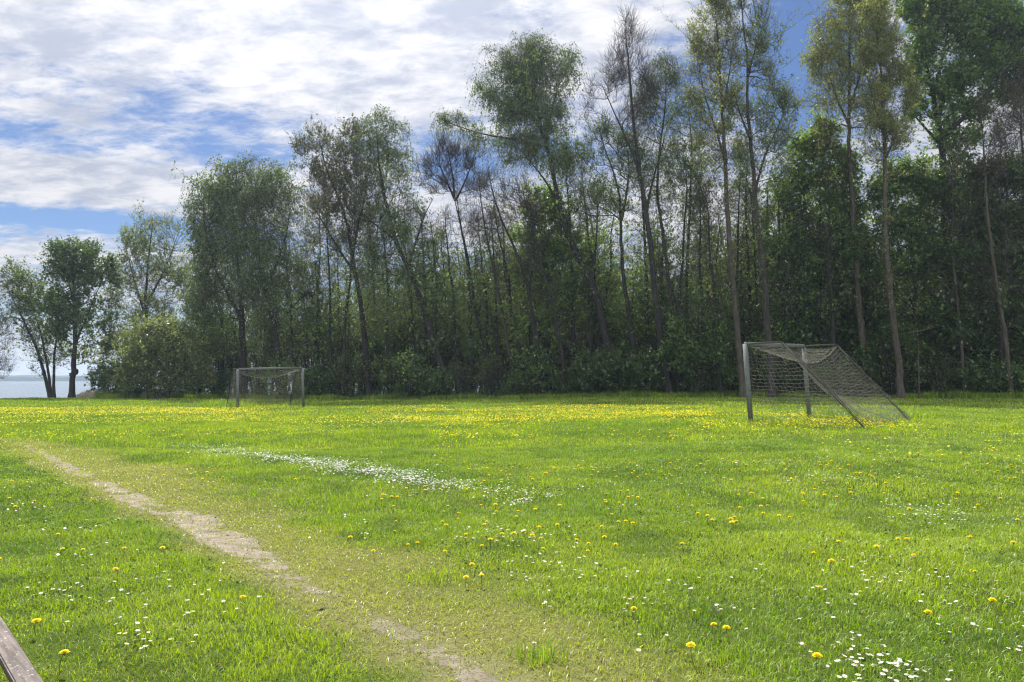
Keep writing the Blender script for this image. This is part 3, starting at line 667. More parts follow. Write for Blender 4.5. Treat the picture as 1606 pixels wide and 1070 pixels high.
T('birch_tree', 'yellow tinged birch with a tall rounded crown right of the blue sky gap', 'tree', 44.5,
  [([(1364, 626), (1362, 600), (1358, 577), (1346, 472), (1339, 337), (1331, 229), (1332, 141), (1332, 35), (1328, -20)], .24), ([(1333, 200), (1310, 150), (1295, 100)], .07, .5, 1), ([(1332, 170), (1352, 110), (1362, 60)], .07, -.5, 1)],
  [(1325, -5, 34, 20, 1.6), (1350, 20, 30, 28, 1.6), (1300, 30, 26, 26, 1.4), (1325, 50, 40, 34, 1.5), (1285, 75, 20, 34, 1.3), (1365, 70, 28, 36, 1.4), (1310, 100, 40, 34, 1.3), (1278, 120, 16, 40, 1.1), (1345, 120, 36, 34, 1.2), (1300, 155, 40, 34, 1.1), (1345, 175, 30, 36, 1.0), (1300, 210, 36, 34, .8), (1370, 160, 24, 40, 1.0)], 'aspen', 'barkp', 24, **{**WEEP, 'weep': .35, 'leaves': 7, 'leaf': .07})
T('birch_tree', 'pale trunked birch with sparse yellow leaves standing close behind the near goal', 'tree', 42.5,
  [([(1413, 628), (1412, 590), (1408, 560), (1399, 487), (1388, 370), (1389, 330), (1387, 229), (1383, 123), (1376, 60), (1372, 10)], .23), ([(1388, 250), (1405, 215), (1420, 180), (1430, 120)], .06, .5, 1), ([(1386, 210), (1370, 160), (1360, 120)], .06, -.5, 1)],
  [(1372, 20, 30, 30, 1.2), (1392, 55, 30, 34, 1.2), (1365, 90, 26, 34, 1.0), (1400, 105, 28, 34, 1.2), (1385, 150, 36, 34, 1.1), (1420, 150, 18, 40, .8), (1375, 200, 34, 30, .9), (1410, 215, 28, 30, .8), (1390, 250, 30, 24, .6)], 'aspen', 'barkp', 25, **{**SPARSE, 'leaves': 6, 'leaf': .07})
T('oak_tree', 'huge dark oak with heavy right hand limbs at the top right', 'tree', 46,
  [([(1494, 626), (1490, 520), (1484, 400), (1480, 268), (1474, 205), (1463, 150), (1449, 88), (1440, 20)], .46), ([(1477, 215), (1505, 190), (1535, 165), (1560, 130), (1590, 95)], .20, -1.5, 1), ([(1470, 185), (1490, 130), (1510, 80), (1530, 30)], .16, 1.5, 1), ([(1478, 230), (1450, 200), (1425, 170)], .12, 1, 1), ([(1462, 150), (1480, 90), (1490, 30)], .12, -.5, 1)],
  [(1440, 0, 36, 30, 2.0), (1490, 5, 44, 36, 2.2), (1545, 10, 44, 36, 2.2), (1590, 40, 40, 44, 1.8), (1520, 55, 50, 36, 2.0), (1460, 60, 36, 36, 1.8), (1575, 95, 40, 34, 1.6), (1530, 115, 44, 30, 1.5), (1440, 120, 30, 30, 1.4), (1490, 130, 34, 28, 1.2), (1565, 150, 36, 24, 1.0), (1515, 175, 40, 24, 1.0), (1445, 180, 30, 24, 1.0), (1620, 120, 30, 50, 1.2), (1500, 225, 44, 30, 1.0)], 'broad', 'barkd', 26, **{**LEAFY, 'leaf': .125, 'leaves': 5, 'step': .6})
T('young_ash_tree', 'thin pale stem with bare side twigs in the dark right part of the wood', 'tree', 43,
  [([(1513, 626), (1512, 600), (1508, 540), (1501, 467), (1493, 397), (1495, 323), (1494, 250)], .11), ([(1500, 455), (1520, 425), (1545, 412)], .035, .5, 1), ([(1502, 470), (1480, 440), (1462, 425)], .03, .5, 1)],
  [(1494, 260, 22, 34, .6), (1500, 330, 26, 34, .5), (1530, 420, 22, 16, .4)], 'broad', 'barkp', 27, **BUDS)
T('young_ash_tree', 'slender grey stem near the right picture edge with a sparse leaning top', 'tree', 42,
  [([(1588, 628), (1584, 602), (1576, 520), (1563, 446), (1549, 343), (1543, 240), (1538, 170)], .15)],
  [(1540, 190, 24, 34, .7), (1552, 250, 28, 30, .7), (1570, 210, 24, 40, .6), (1590, 170, 24, 50, .5)], 'bud', 'barkp', 28, **BUDS)
T('bare_tree', 'half bare tree at the right picture edge against white cloud', 'tree', 45,
  [([(1622, 628), (1618, 500), (1612, 380), (1604, 260), (1600, 170), (1602, 110)], .18)],
  [(1600, 130, 26, 44, .9), (1590, 190, 26, 36, .9), (1615, 220, 24, 50, .8), (1590, 260, 30, 30, .8)], 'bud', 'bark', 29, **BUDS)
# --- the leafy understorey on the right
US = {**LEAFY, 'dens': .62, 'low': 30, 'leaf': .13, 'leaves': 5, 'flat': 2.2, 'clump': 1.2, 'up': .1, 'down': .6}
for sd_, lab, dp, tk, bl, lm in [
  (31, 'light green young maple below the blue sky gap', 45.5, [(1290, 626), (1288, 500), (1286, 380), (1288, 260)],
   [(1290, 215, 34, 26, 1.6), (1262, 245, 34, 30, 1.6), (1318, 250, 34, 30, 1.5), (1285, 290, 54, 34, 1.6), (1245, 320, 36, 36, 1.4), (1320, 335, 40, 36, 1.4), (1270, 380, 50, 36, 1.4)], 'maple'),
  (32, 'dense leafy hornbeam behind the near goal crossbar', 46, [(1262, 626), (1258, 520), (1252, 420), (1250, 340)],
   [(1250, 350, 44, 36, 1.5), (1225, 400, 34, 40, 1.4), (1275, 420, 46, 40, 1.6), (1240, 470, 44, 40, 1.5), (1285, 500, 44, 40, 1.5), (1230, 540, 44, 34, 1.4), (1280, 560, 50, 34, 1.4)], 'broad'),
  (33, 'spreading beech with layered sprays between the yellow birch and the pale trunk', 44.5, [(1440, 626), (1436, 520), (1430, 400), (1428, 290)],
   [(1430, 280, 44, 34, 1.6), (1390, 300, 36, 34, 1.3), (1465, 310, 38, 36, 1.5), (1420, 345, 60, 36, 1.6), (1370, 380, 40, 36, 1.3), (1450, 400, 56, 40, 1.6), (1400, 440, 54, 36, 1.4), (1455, 480, 54, 40, 1.5), (1420, 540, 60, 40, 1.4)], 'broad'),
  (34, 'dark beech filling the lower right of the wood', 44, [(1545, 628), (1542, 520), (1540, 400), (1536, 290)],
   [(1530, 280, 44, 34, 1.6), (1580, 290, 40, 36, 1.6), (1500, 330, 44, 40, 1.5), (1560, 350, 54, 40, 1.7), (1520, 400, 54, 40, 1.6), (1590, 410, 44, 44, 1.6), (1540, 470, 60, 44, 1.6), (1500, 520, 50, 40, 1.4), (1580, 530, 50, 44, 1.5)], 'dark'),
  (35, 'dark leafy beech at the extreme right edge of the picture', 44, [(1632, 628), (1630, 500), (1626, 380), (1622, 280)],
   [(1620, 270, 40, 40, 1.5), (1650, 330, 50, 50, 1.4), (1605, 360, 36, 44, 1.5), (1640, 430, 50, 50, 1.4), (1610, 500, 40, 50, 1.4)], 'dark'),
  (36, 'low layered hornbeam between the aspens and the near goal', 47, [(1328, 626), (1325, 540), (1322, 450), (1318, 390)],
   [(1318, 390, 44, 34, 1.4), (1350, 430, 40, 36, 1.4), (1310, 460, 40, 36, 1.4), (1360, 500, 44, 40, 1.4), (1320, 540, 50, 40, 1.4), (1365, 570, 40, 30, 1.3)], 'broad'),
  (37, 'leafy hazel clump in front of the bare topped tree', 46, [(1092, 626), (1092, 580), (1094, 530), (1096, 480)],
   [(1096, 480, 36, 24, 1.0), (1072, 520, 36, 28, 1.2), (1120, 530, 36, 30, 1.2), (1090, 565, 50, 30, 1.4), (1130, 585, 36, 24, 1.3)], 'broad'),
]:
    T('leafy_tree', lab, 'tree', dp, [(tk, .13)], bl, lm, 'barkd', sd_, **US)
_o = {**BARE, 'twigs': 1, 'twig_len': .25, 'low': 0}
T('dead_sapling', 'dead broken sapling with a pale snapped top bent sideways behind the near goal', 'dead tree', 42, [([(1442, 627), (1441, 590), (1440, 550), (1440, 524)], .04), ([(1422, 523), (1440, 520), (1455, 516), (1470, 513)], .045, .3, 1)], [(1462, 513, 8, 3, 3)], 'bud', 'barkp', 40, **_o)

# ------------------------------------------------------------------ burl, nest box and nest on trees that stand free
def lumpy(name, c, r, mat, parent, seed, sub=2, k=.25):
    import bmesh
    bm = bmesh.new(); bmesh.ops.create_icosphere(bm, subdivisions=sub, radius=1.0)
    rng = np.random.default_rng(seed)
    for v in bm.verts:
        f = 1 + k * (rng.random() - .5); v.co = Vector((v.co.x * r[0] * f, v.co.y * r[1] * f, v.co.z * r[2] * f)) + Vector(c)
    me = bpy.data.meshes.new(name); bm.to_mesh(me); bm.free(); me.materials.append(mat)
    for p in me.polygons: p.use_smooth = True
    o = bpy.data.objects.new(name, me); COL.objects.link(o); o.parent = parent
    return o
shore_tree = [o for o in COL.objects if o.get('label', '').startswith('dark leafy round topped')][0]
bp_ = P(119.5, 583, 59.0) - np.array(shore_tree.location)
lumpy('burl', bp_, (.17, .2, .24), M['barkd'], shore_tree, 4)
def box_bm(cx, cy, cz, sx, sy, sz):
    v = np.array([(x, y, z) for z in (-1, 1) for y in (-1, 1) for x in (-1, 1)], float) * np.array([sx, sy, sz]) / 2 + np.array([cx, cy, cz])
    f = np.array([(0, 2, 3, 1), (4, 5, 7, 6), (0, 1, 5, 4), (2, 6, 7, 3), (0, 4, 6, 2), (1, 3, 7, 5)])
    return v, f
nb = empty('nest_box', P(111.2, 588, 58.95)); tag(nb, 'small dark nest box on the left side of the burled shore tree trunk', 'nest box')
M['wood'] = flat_mat('weathered_wood', (.10, .08, .06), (.17, .14, .11), 25, .9)
v, f = box_bm(0, 0, 0, .17, .18, .24); mk('box_body', v, [f], [M['wood']], nb)
v, f = box_bm(0, -.02, .137, .23, .26, .028); mk('box_roof', v, [f], [M['barkd']], nb)
a = np.linspace(0, 2 * math.pi, 13)[:-1]
hv = np.concatenate([np.stack([.02 * np.cos(a), np.full(12, -.0925), .03 + .02 * np.sin(a)], 1)]); mk('hole_shade_disc', hv, [np.arange(12)[None]], [M['black']], nb)  # flat black disc on the closed front, shade of a hole put in colour
rng = np.random.default_rng(77)
c = P(484, 463, 53.8); n = 420
p0 = unit(rng.normal(size=(n, 3))) * (rng.random(n)[:, None] ** .5) * np.array([.42, .36, .2]); dd = unit(rng.normal(size=(n, 3)) * np.array([1, 1, .35])) * (.16 + .2 * rng.random(n))[:, None]
pp = np.concatenate([p0 - dd, p0 + dd]); par = np.concatenate([np.full(n, -1), np.arange(n)])
v, f = tubes(pp, par, np.full(2 * n, .012), [(3, np.ones(2 * n, bool))], np.ones(2 * n, bool))
o = mk('bird_nest', v, f, [M['barkd']]); o.location = c; tag(o, 'dark twig nest sitting on a drooping limb right of the dark birches', 'bird nest')

# ------------------------------------------------------------------ trees and shrubs further into the wood
def slim_template(seed, H, leafm, barkm, o, lean):
    r = np.random.default_rng(seed)
    z = np.linspace(-.1, H, 7); tr = np.stack([lean * np.clip(z / H, 0, 1) ** 1.4 * H * .12 + r.normal(size=7) * .12, r.normal(size=7) * .12, z], 1)
    n = 190; v = unit(r.normal(size=(n, 3))) * (r.random(n)[:, None] ** .45)
    zc = H * .60; att = np.stack([v[:, 0] * H * .17 + lean * H * .09, v[:, 1] * H * .17, zc + v[:, 2] * H * .40], 1); att += r.normal(size=att.shape) * .25
    return build_tree('woodland_tree', 'slender tree standing deep in the wood behind the front row', 'tree', [(tr, .10 + H * .004, .012)], att, leafm, barkm, {**o, 'seed': seed}, (0, 0, 0), 'trees deep in the wood', seed)
bt = [slim_template(201, 13, 'birch', 'barkd', {**SPARSE, 'leaves': 7, 'leaf': .11}, -.5), slim_template(202, 12, 'birch', 'bark', {**SPARSE, 'leaves': 7, 'leaf': .12}, .4),
      slim_template(203, 14, 'maple', 'barkd', {**SPARSE, 'leaves': 4, 'leaf': .11}, -.8), slim_template(204, 12, 'broad', 'barkd', {**LEAFY, 'leaf': .14}, .1), slim_template(205, 11, 'dark', 'barkd', {**LEAFY, 'leaf': .14}, -.2)]
rng = np.random.default_rng(9); first = [True] * 5; cnt = 0
def place(lst, i, x, y, sc, firsts):
    z = float(gz(x, y)) - .03; rz = rng.random() * 6.283 if len(lst) != 4 else rng.uniform(-.7, .7)
    if firsts[i]: o = lst[i]; firsts[i] = False; o.location = (x, y, z); o.rotation_euler.z = rz; o.scale = (sc,) * 3
    else: o = copy_tree(lst[i], (x, y, z), rz, sc)
    return o
for row in range(5):
    for px in np.arange(300, 1700, 36):
        px2 = px + rng.uniform(-20, 20); k = (px2 - CX) / FPX
        y = 49.3 / (1 + .23 * k) + 2.5 + row * 4.2 + rng.uniform(-1.5, 1.5); x = k * y
        if 640 < px2 < 1180: i = [0, 1, 2, 3, 0, 1, 3, 4][rng.integers(8)]; sc = rng.uniform(.70, 1.08)
        elif px2 < 640: i = [0, 1, 0, 2, 4][rng.integers(5)]; sc = rng.uniform(.6, .95)
        else: i = [0, 3, 4, 3, 4, 1][rng.integers(6)]; sc = rng.uniform(.9, 1.3)
        if y > shore(x) - 3 or (px2 > 1190 and row in (1, 3)): continue
        place(bt, i, x, y, sc, first); cnt += 1
def whip_template(seed, H, leafm, o, lean):
    r = np.random.default_rng(seed); z = np.linspace(-.1, H, 8); q = np.clip(z / H, 0, 1)
    tr = np.stack([lean * q ** 1.3 * H * .16 + r.normal(size=8) * .10, r.normal(size=8) * .10, z], 1); n = 170
    u = r.random(n) ** .8; ax = r.random(n) * 6.283; ra = H * .11 * np.sin(np.pi * np.clip(.15 + .8 * u, 0, 1)) * r.random(n) ** .6
    att = np.stack([lean * (.3 + .7 * u) ** 1.3 * H * .16 + ra * np.cos(ax), ra * np.sin(ax), H * (.34 + .68 * u)], 1)
    return build_tree('slim_tree', 'slim dark stemmed tree with fine upright twigs in the front of the wood', 'tree', [(tr, .085 + H * .003, .01)], att, leafm, 'barkd', {**o, 'seed': seed}, (0, 0, 0), 'slim trees in the front of the wood', seed)
wt = [whip_template(221, 12, 'bud', BUDS, -.6), whip_template(222, 14, 'bud', {**BUDS, 'leaves': 1}, -1.0), whip_template(223, 13, 'birch', {**SPARSE, 'leaves': 5, 'leaf': .08}, -.3), whip_template(224, 15, 'birch', {**SPARSE, 'leaves': 4, 'leaf': .08}, .3)]
wf = [True] * 4
for px, top, i in [(466, 340, 0), (522, 330, 2), (540, 300, 3), (612, 330, 2), (655, 360, 0), (672, 330, 2), (722, 330, 0), (765, 290, 1), (783, 330, 2), (822, 300, 1), (905, 250, 2), (925, 300, 3), (945, 260, 0), (1022, 240, 2), (1064, 250, 3), (1106, 280, 2), (1128, 300, 0), (1150, 270, 3), (1195, 300, 2), (1232, 280, 2), (1250, 250, 3), (1310, 260, 2), (1455, 280, 1), (1530, 240, 0), (1570, 240, 3)]:
    k = (px - CX) / FPX; y = 49.3 / (1 + .23 * k) + rng.uniform(-.6, 2.4); x = k * y; H = (596 - top) / FPX * y + 1.2
    place(wt, i, x, y, H / [12, 14, 13, 15][i], wf)
for px in np.arange(480, 1240, 58):
    px = px + rng.uniform(-10, 10); k = (px - CX) / FPX; y = 49.3 / (1 + .23 * k) + rng.uniform(3, 9); x = k * y; i = int(rng.integers(3)); top = rng.uniform(330, 420) - .10 * max(px - 800, 0)
    place(wt, i, x, y, ((596 - top) / FPX * y + 1.2) / [12, 14, 13][i], wf)
def shrub_template(seed, H, Wd, leafm, o, label, nst=8, n=190):
    r = np.random.default_rng(seed); tr = []
    for i in range(nst):
        a = r.random() * 6.283; q = r.uniform(.15, .42) * Wd; h = H * r.uniform(.55, .85)
        tr.append((np.array([(.12 * math.cos(a), .12 * math.sin(a), -.08), (.4 * q * math.cos(a), .4 * q * math.sin(a), h * .5), (q * math.cos(a), q * math.sin(a), h)]), .028 + .004 * H, .008))
    v = unit(r.normal(size=(n, 3))) * (r.random(n)[:, None] ** .4)
    lum = 1 + .35 * (vnoise(v[:, 0] * 2 + 5, v[:, 2] * 2 + v[:, 1], seed) - .5)
    att = np.stack([v[:, 0] * Wd * .5 * lum, v[:, 1] * Wd * .5 * lum, H * .52 + v[:, 2] * H * .48 * lum], 1); att = att[att[:, 2] > .15]
    return build_tree('shrub', label, 'shrub', tr, att, leafm, 'barkd', {**o, 'seed': seed}, (0, 0, 0), 'shrubs in the thicket', seed)
SH = {**LEAFY, 'leaf': .13, 'leaves': 7, 'up': .3, 'flat': .8, 'step': .45, 'down': .5}
SL = 'leafy green shrub in the thicket between the trunks of the wood'
st = [shrub_template(301, 4.2, 4.4, 'broad', SH, SL), shrub_template(302, 3.4, 4.0, 'dark', SH, SL), shrub_template(303, 5.2, 4.2, 'birch', {**SH, 'leaf': .10, 'leaves': 4}, SL),
      shrub_template(304, 6.0, 3.8, 'maple', {**SH, 'leaf': .10, 'leaves': 4, 'twigs': 4}, SL), shrub_template(305, 2.4, 3.2, 'herb', {**SH, 'leaf': .10}, SL)]
st.append(shrub_template(306, 6.5, 3.6, 'bud', {**SH, 'leaf': .08, 'leaves': 2.5, 'twigs': 5}, SL)); firsts = [True] * 6
for row, (dy, st0, step) in enumerate([(.2, 180, 42), (3.0, 300, 36), (4.8, 310, 40), (8, 320, 46), (13, 330, 52), (19, 340, 56), (25, 300, 34)]):
    for px in np.arange(st0, 1690, step):
        px2 = px + rng.uniform(-14, 14); k = (px2 - CX) / FPX
        y = 49.3 / (1 + .23 * k) + dy + rng.uniform(-.8, .8)
        if px2 < 420: y += 1.5
        x = k * y
        if y > shore(x) - 2 or (px2 > 1190 and row in (2, 4, 5)) or (0 < row < 6 and vnoise(px2 / 70., row * 3.1, 71) < .34): continue
        if row == 6: i = [1, 4, 0][rng.integers(3)]; sc = rng.uniform(.8, 1.1)
        elif row == 0: i = [4, 1, 4, 0, 2][rng.integers(5)] if px2 > 320 else [1, 4][rng.integers(2)]; sc = rng.uniform(.5, .95)
        else: i = [0, 3, 2, 5, 2, 5, 3][rng.integers(7)] if px2 < 1200 else [0, 3, 0, 2, 1, 3][rng.integers(6)]; sc = rng.uniform(.8, 1.45)
        place(st, i, x, y, sc, firsts)

# low herbs and nettles along the edge, nobody could count them
def scatter_leaves(n, fn, size, seed, hang=.2, flat=.8):
    r = np.random.default_rng(seed); C = fn(r, n); return leaf_quads(C, r.normal(size=(len(C), 3)) + np.array([0, 0, .3]), size, r, .55, flat)
def herb_pts(r, n):
    px = r.uniform(150, 1690, n); k = (px - CX) / FPX
    y = 49.3 / (1 + .23 * k) - .6 + r.gamma(1.6, 1.3, n) + .9 * (fnoise(px / 60, px * 0, 44) - .5) * 2; y += np.where(px < 420, 1.0, 0); x = k * y
    h = (.25 + .75 * fnoise(x * .6, y * .6, 45)) * (.25 + .75 * S((y - (49.3 / (1 + .23 * k) - .9)) / 1.6))
    ok = y < shore(x) - 1.0
    return np.stack([x, y, gz(x, y) + h * r.random(n) ** .7], 1)[ok]
v, f = scatter_leaves(60000, herb_pts, .085, 50)
tag(mk('undergrowth', v, [f], [M['herb']]), kind='stuff')

# reeds in the shallow water left of the bush
rng = np.random.default_rng(60); n = 800
px = rng.uniform(118, 190, n) ; y = rng.uniform(66, 78, n); x = (px - CX) / FPX * y
h = rng.uniform(.6, 1.25, n) * (.5 + .5 * S((px - 118) / 30)); z0 = LAKE_Z - .1
top = np.stack([x + rng.normal(size=n) * .12, y + rng.normal(size=n) * .1, z0 + h], 1)
wv = np.array([.012, 0, 0]); b = np.stack([x, y, np.full(n, z0)], 1)
V = np.stack([b - wv, b + wv, top + wv * .6, top - wv * .6], 1).reshape(-1, 3)
lv, lf = leaf_quads(top - np.array([0, 0, .12]), np.tile([0.3, 0, 1.0], (n, 1)), .28, rng, .16)
tag(mk('reeds', np.concatenate([V, lv]), [np.arange(4 * n).reshape(-1, 4), lf + 4 * n], [M['reed']]), kind='stuff')

# ------------------------------------------------------------------ the two goals
def beam(a, b, w, ref=(0, 0, 1)):
    a, b = np.asarray(a, float), np.asarray(b, float); t = unit(b - a); ref = np.asarray(ref, float)
    if abs(t @ ref) > .95: ref = np.array([0.6, .8, 0])
    u = unit(np.cross(t, ref)); v = np.cross(t, u); hw = w / 2; ch = w * .12
    prof = [(-hw + ch, -hw), (hw - ch, -hw), (hw, -hw + ch), (hw, hw - ch), (hw - ch, hw), (-hw + ch, hw), (-hw, hw - ch), (-hw, -hw + ch)]
    r = [c + p[0] * u + p[1] * v for c in (a, b) for p in prof]
    q = [(i, (i + 1) % 8, 8 + (i + 1) % 8, 8 + i) for i in range(8)]
    return np.array(r), [np.array(q), np.array([tuple(range(7, -1, -1)), tuple(range(8, 16))])]
def cords(lines, r):
    V, F, off = [], [], 0
    for L in lines:
        L = np.asarray(L); n = len(L); par = np.arange(-1, n - 1); par[0] = -1
        v, f = tubes(L, par, np.full(n, r), [(3, np.ones(n, bool))], np.ones(n, bool)); V.append(v); F += [q + off for q in f]; off += len(v)
    return np.concatenate(V), [np.concatenate(F)]
def goal(label, nb_, nt, fb, ft, back, depth_top, depth_bot, cell, rcord, torn):
    """nb_/nt: foot and top of the near post, fb/ft of the far post, back: unit vector to the rear"""
    base = np.array([(nb_[0] + fb[0]) / 2, (nb_[1] + fb[1]) / 2, 0]); base[2] = gz(base[0], base[1])
    root = empty('football_goal', base); tag(root, label, 'goal')
    L = lambda p: np.asarray(p, float) - base
    W_ = .10
    for a, b in ((nb_, nt), (fb, ft)):
        a = np.array(a); a = a - unit(np.array(b) - a) * .12
        v, f = beam(L(a), L(b), W_); mk('post', v, f, [M['metal']], root)
    dirw = unit(np.array(ft) - np.array(nt)); v, f = beam(L(np.array(nt) + dirw * W_ * .52), L(np.array(ft) - dirw * W_ * .52), W_ * .94); mk('crossbar', v, f, [M['metal']], root)
    ends = []
    for (b, t) in ((nb_, nt), (fb, ft)):
        te = np.array(t) + np.array([back[0], back[1], 0]) * depth_top; te[2] = t[2] + .02
        g = np.array(b) + np.array([back[0], back[1], 0]) * depth_bot; g[2] = gz(g[0], g[1]) - .05
        v, f = beam(L(np.array(t) + np.array([back[0], back[1], 0]) * .055), L(te), .042); f1 = f
        v2, f2 = beam(L(te) + unit(L(g) - L(te)) * .02, L(g), .022)
        mk('stanchion', np.concatenate([v, v2]), [np.concatenate([f[0], f2[0] + 16]), np.concatenate([f[1], f2[1] + 16])], [M['rope']], root)
        ends.append((te, g))
    (tn, gn), (tf, gf) = ends
    nt, ft, nb_, fb = map(np.array, (nt, ft, nb_, fb))
    wd = np.linalg.norm(ft - nt); nu = int(wd / cell)
    rg = np.random.default_rng(int(abs(base[0]) * 10))
    def top(u, v):
        p = (nt * (1 - u) + ft * u) * (1 - v) + (tn * (1 - u) + tf * u) * v
        sag = 4 * u * (1 - u) * .46 * v ** .8 + .07 * math.sin(math.pi * v)
        return p - np.array([0, 0, .05 + sag])
    def backp(u, v):
        a = top(u, 1); b = gn * (1 - u) + gf * u; b = b + np.array([0, 0, .12 + .10 * math.sin(u * 9 + 1) ** 2])
        p = a * (1 - v) + b * v
        bulge = math.sin(math.pi * v) * 4 * u * (1 - u)
        return p + np.array([-back[0], -back[1], 0]) * .30 * bulge - np.array([0, 0, .10 * bulge])
    def side(t, te, b, g):
        def fn(u, v):                                     # u from post to rear, v from the top down
            p = (t * (1 - v) + b * v) * (1 - u) + (te * (1 - v) + g * v) * u
            return p - np.array([0, 0, .05 + .05 * math.sin(math.pi * u) * (1 - v)]) + np.array([0, 0, .13 * v])
        return fn
    lines = []
    def net(fn, nu, nv):
        jit = lambda: rg.normal(size=3) * .010
        G = [[fn(i / nu, j / nv) + jit() for j in range(nv + 1)] for i in range(nu + 1)]
        for i in range(nu + 1): lines.append(L(np.array(G[i])))
        for j in range(nv + 1): lines.append(L(np.array([G[i][j] for i in range(nu + 1)])))
    net(top, nu, max(4, int(depth_top / cell) + 3))
    net(backp, nu, int(2.5 / cell))
    net(side(nt, tn, nb_, gn), max(5, int(depth_bot / cell * .6)), int(2 / cell))
    net(side(ft, tf, fb, gf), max(5, int(depth_bot / cell * .6)), int(2 / cell))
    v, f = cords(lines, rcord); mk('net', v, f, [M['net']], root)
    # thick laced edge where the slack net hangs over the rear ropes
    for t, e, g in ((nt, tn, gn), (ft, tf, gf)):
        ed = []
        for k in range(9):
            o = rg.normal(size=3) * .026; q_ = np.linspace(0, 1, 12)[:, None]
            ed.append(L(e * (1 - q_) + g * q_ + o * np.linspace(.6, 1.6, 12)[:, None] + rg.normal(size=(12, 3)) * .016))
        v, f = cords(ed, rcord * 1.2); mk('net_edge', v, f, [M['rope']], root)
    return root
def W(px, py, d): return tuple(P(px, py, d))
goal('weathered goal at the right, leaning posts and a slack torn net seen from behind', W(1178, 667, 17.85), W(1168.5, 539.5, 17.85), W(1269, 651, 21.0), W(1260.5, 543, 21.0), unit(np.array([.79, -.62])), .88, 2.60, .095, .0036, True)
goal('small distant goal on the left with its net against the dark birches', W(373, 641, 36.2), W(373, 579, 36.2), W(476, 636, 38.0), W(474.5, 577, 38.0), unit(np.array([-.55, .83])), .9, 2.4, .11, .0048, False)

# ------------------------------------------------------------------ the bench whose edge shows in the corner
mb_, q = new_mat('lichened_plank')
tcn = q.n('ShaderNodeTexCoord'); mp2 = q.n('ShaderNodeMapping'); q.put(mp2.inputs[0], tcn.outputs['Object']); mp2.inputs['Scale'].default_value = (5, 60, 60)
g1 = q.noise(mp2.outputs[0], 1.0, 6, .7); g2 = q.noise(tcn.outputs['Object'], 38, 5, .65, 1.0); g3 = q.noise(tcn.outputs['Object'], 90, 4, .6)
c = q.mix(q.ramp(g1, .35, .68), (.075, .060, .052, 1), (.185, .155, .140, 1))
c = q.mix(q.ramp(g2, .58, .68), c, (.46, .45, .42, 1)); c = q.mix(q.ramp(g3, .62, .72), c, (.05, .04, .035, 1))
pb = q.n('ShaderNodeBsdfPrincipled'); q.put(pb.inputs['Base Color'], c); pb.inputs['Roughness'].default_value = .8
bp = q.n('ShaderNodeBump'); bp.inputs['Strength'].default_value = .6; bp.inputs['Distance'].default_value = .004; q.put(bp.inputs['Height'], g1); q.put(pb.inputs['Normal'], bp.outputs[0])
out(q, pb.outputs[0]); M['plank'] = mb_
SEAT = .46
def on_plane(px, py, z):
    u, dy, dz = px_dir(px, py); t = (z - CAM[2]) / dz; return np.array([u * t, dy * t, z])
A, B = on_plane(0, 964, SEAT), on_plane(70, 1070, SEAT)
dr = unit(B - A); nrm = np.array([dr[1], -dr[0], 0.0])
if nrm[1] > 0: nrm = -nrm                                  # towards the sitter
start = A - dr * .75; Lb = 1.9
ang = math.atan2(dr[1], dr[0])
org = start + dr * Lb / 2 + nrm * .2; org[2] = gz(org[0], org[1])
bench = empty('bench', org, ang); tag(bench, 'weathered plank bench with lichen specks, cut by the lower left corner', 'bench')
ns = -1.0 if (np.array([-math.sin(ang), math.cos(ang), 0]) @ nrm) < 0 else 1.0
wp, gp, th = .062, .035, .028
zt = SEAT - org[2]
import bmesh
def bevel_box(name, c, s, mat, parent, bev=.004):
    bm = bmesh.new(); bmesh.ops.create_cube(bm, size=1.0)
    for v in bm.verts: v.co = Vector((v.co.x * s[0] + c[0], v.co.y * s[1] + c[1], v.co.z * s[2] + c[2]))
    bmesh.ops.bevel(bm, geom=bm.edges[:], offset=bev, segments=2, affect='EDGES')
    me = bpy.data.meshes.new(name); bm.to_mesh(me); bm.free(); me.materials.append(mat)
    o = bpy.data.objects.new(name, me); COL.objects.link(o); o.parent = parent; return o
for i in range(4):
    yy = ns * (-.2 + wp / 2 + i * (wp + gp)); bevel_box('seat_plank', (0, yy, zt - th / 2), (Lb, wp, th), mb_, bench)
for sx_ in (-.70, .72):
    bevel_box('support', (sx_, 0, zt - th - .021), (.05, .42, .038), M['black'], bench, .003)
    for sy in (-1, 1): bevel_box('leg', (sx_, sy * .16, (zt - th - .043) / 2 - .05), (.045, .045, zt - th - .043 + .1), M['black'], bench, .004)

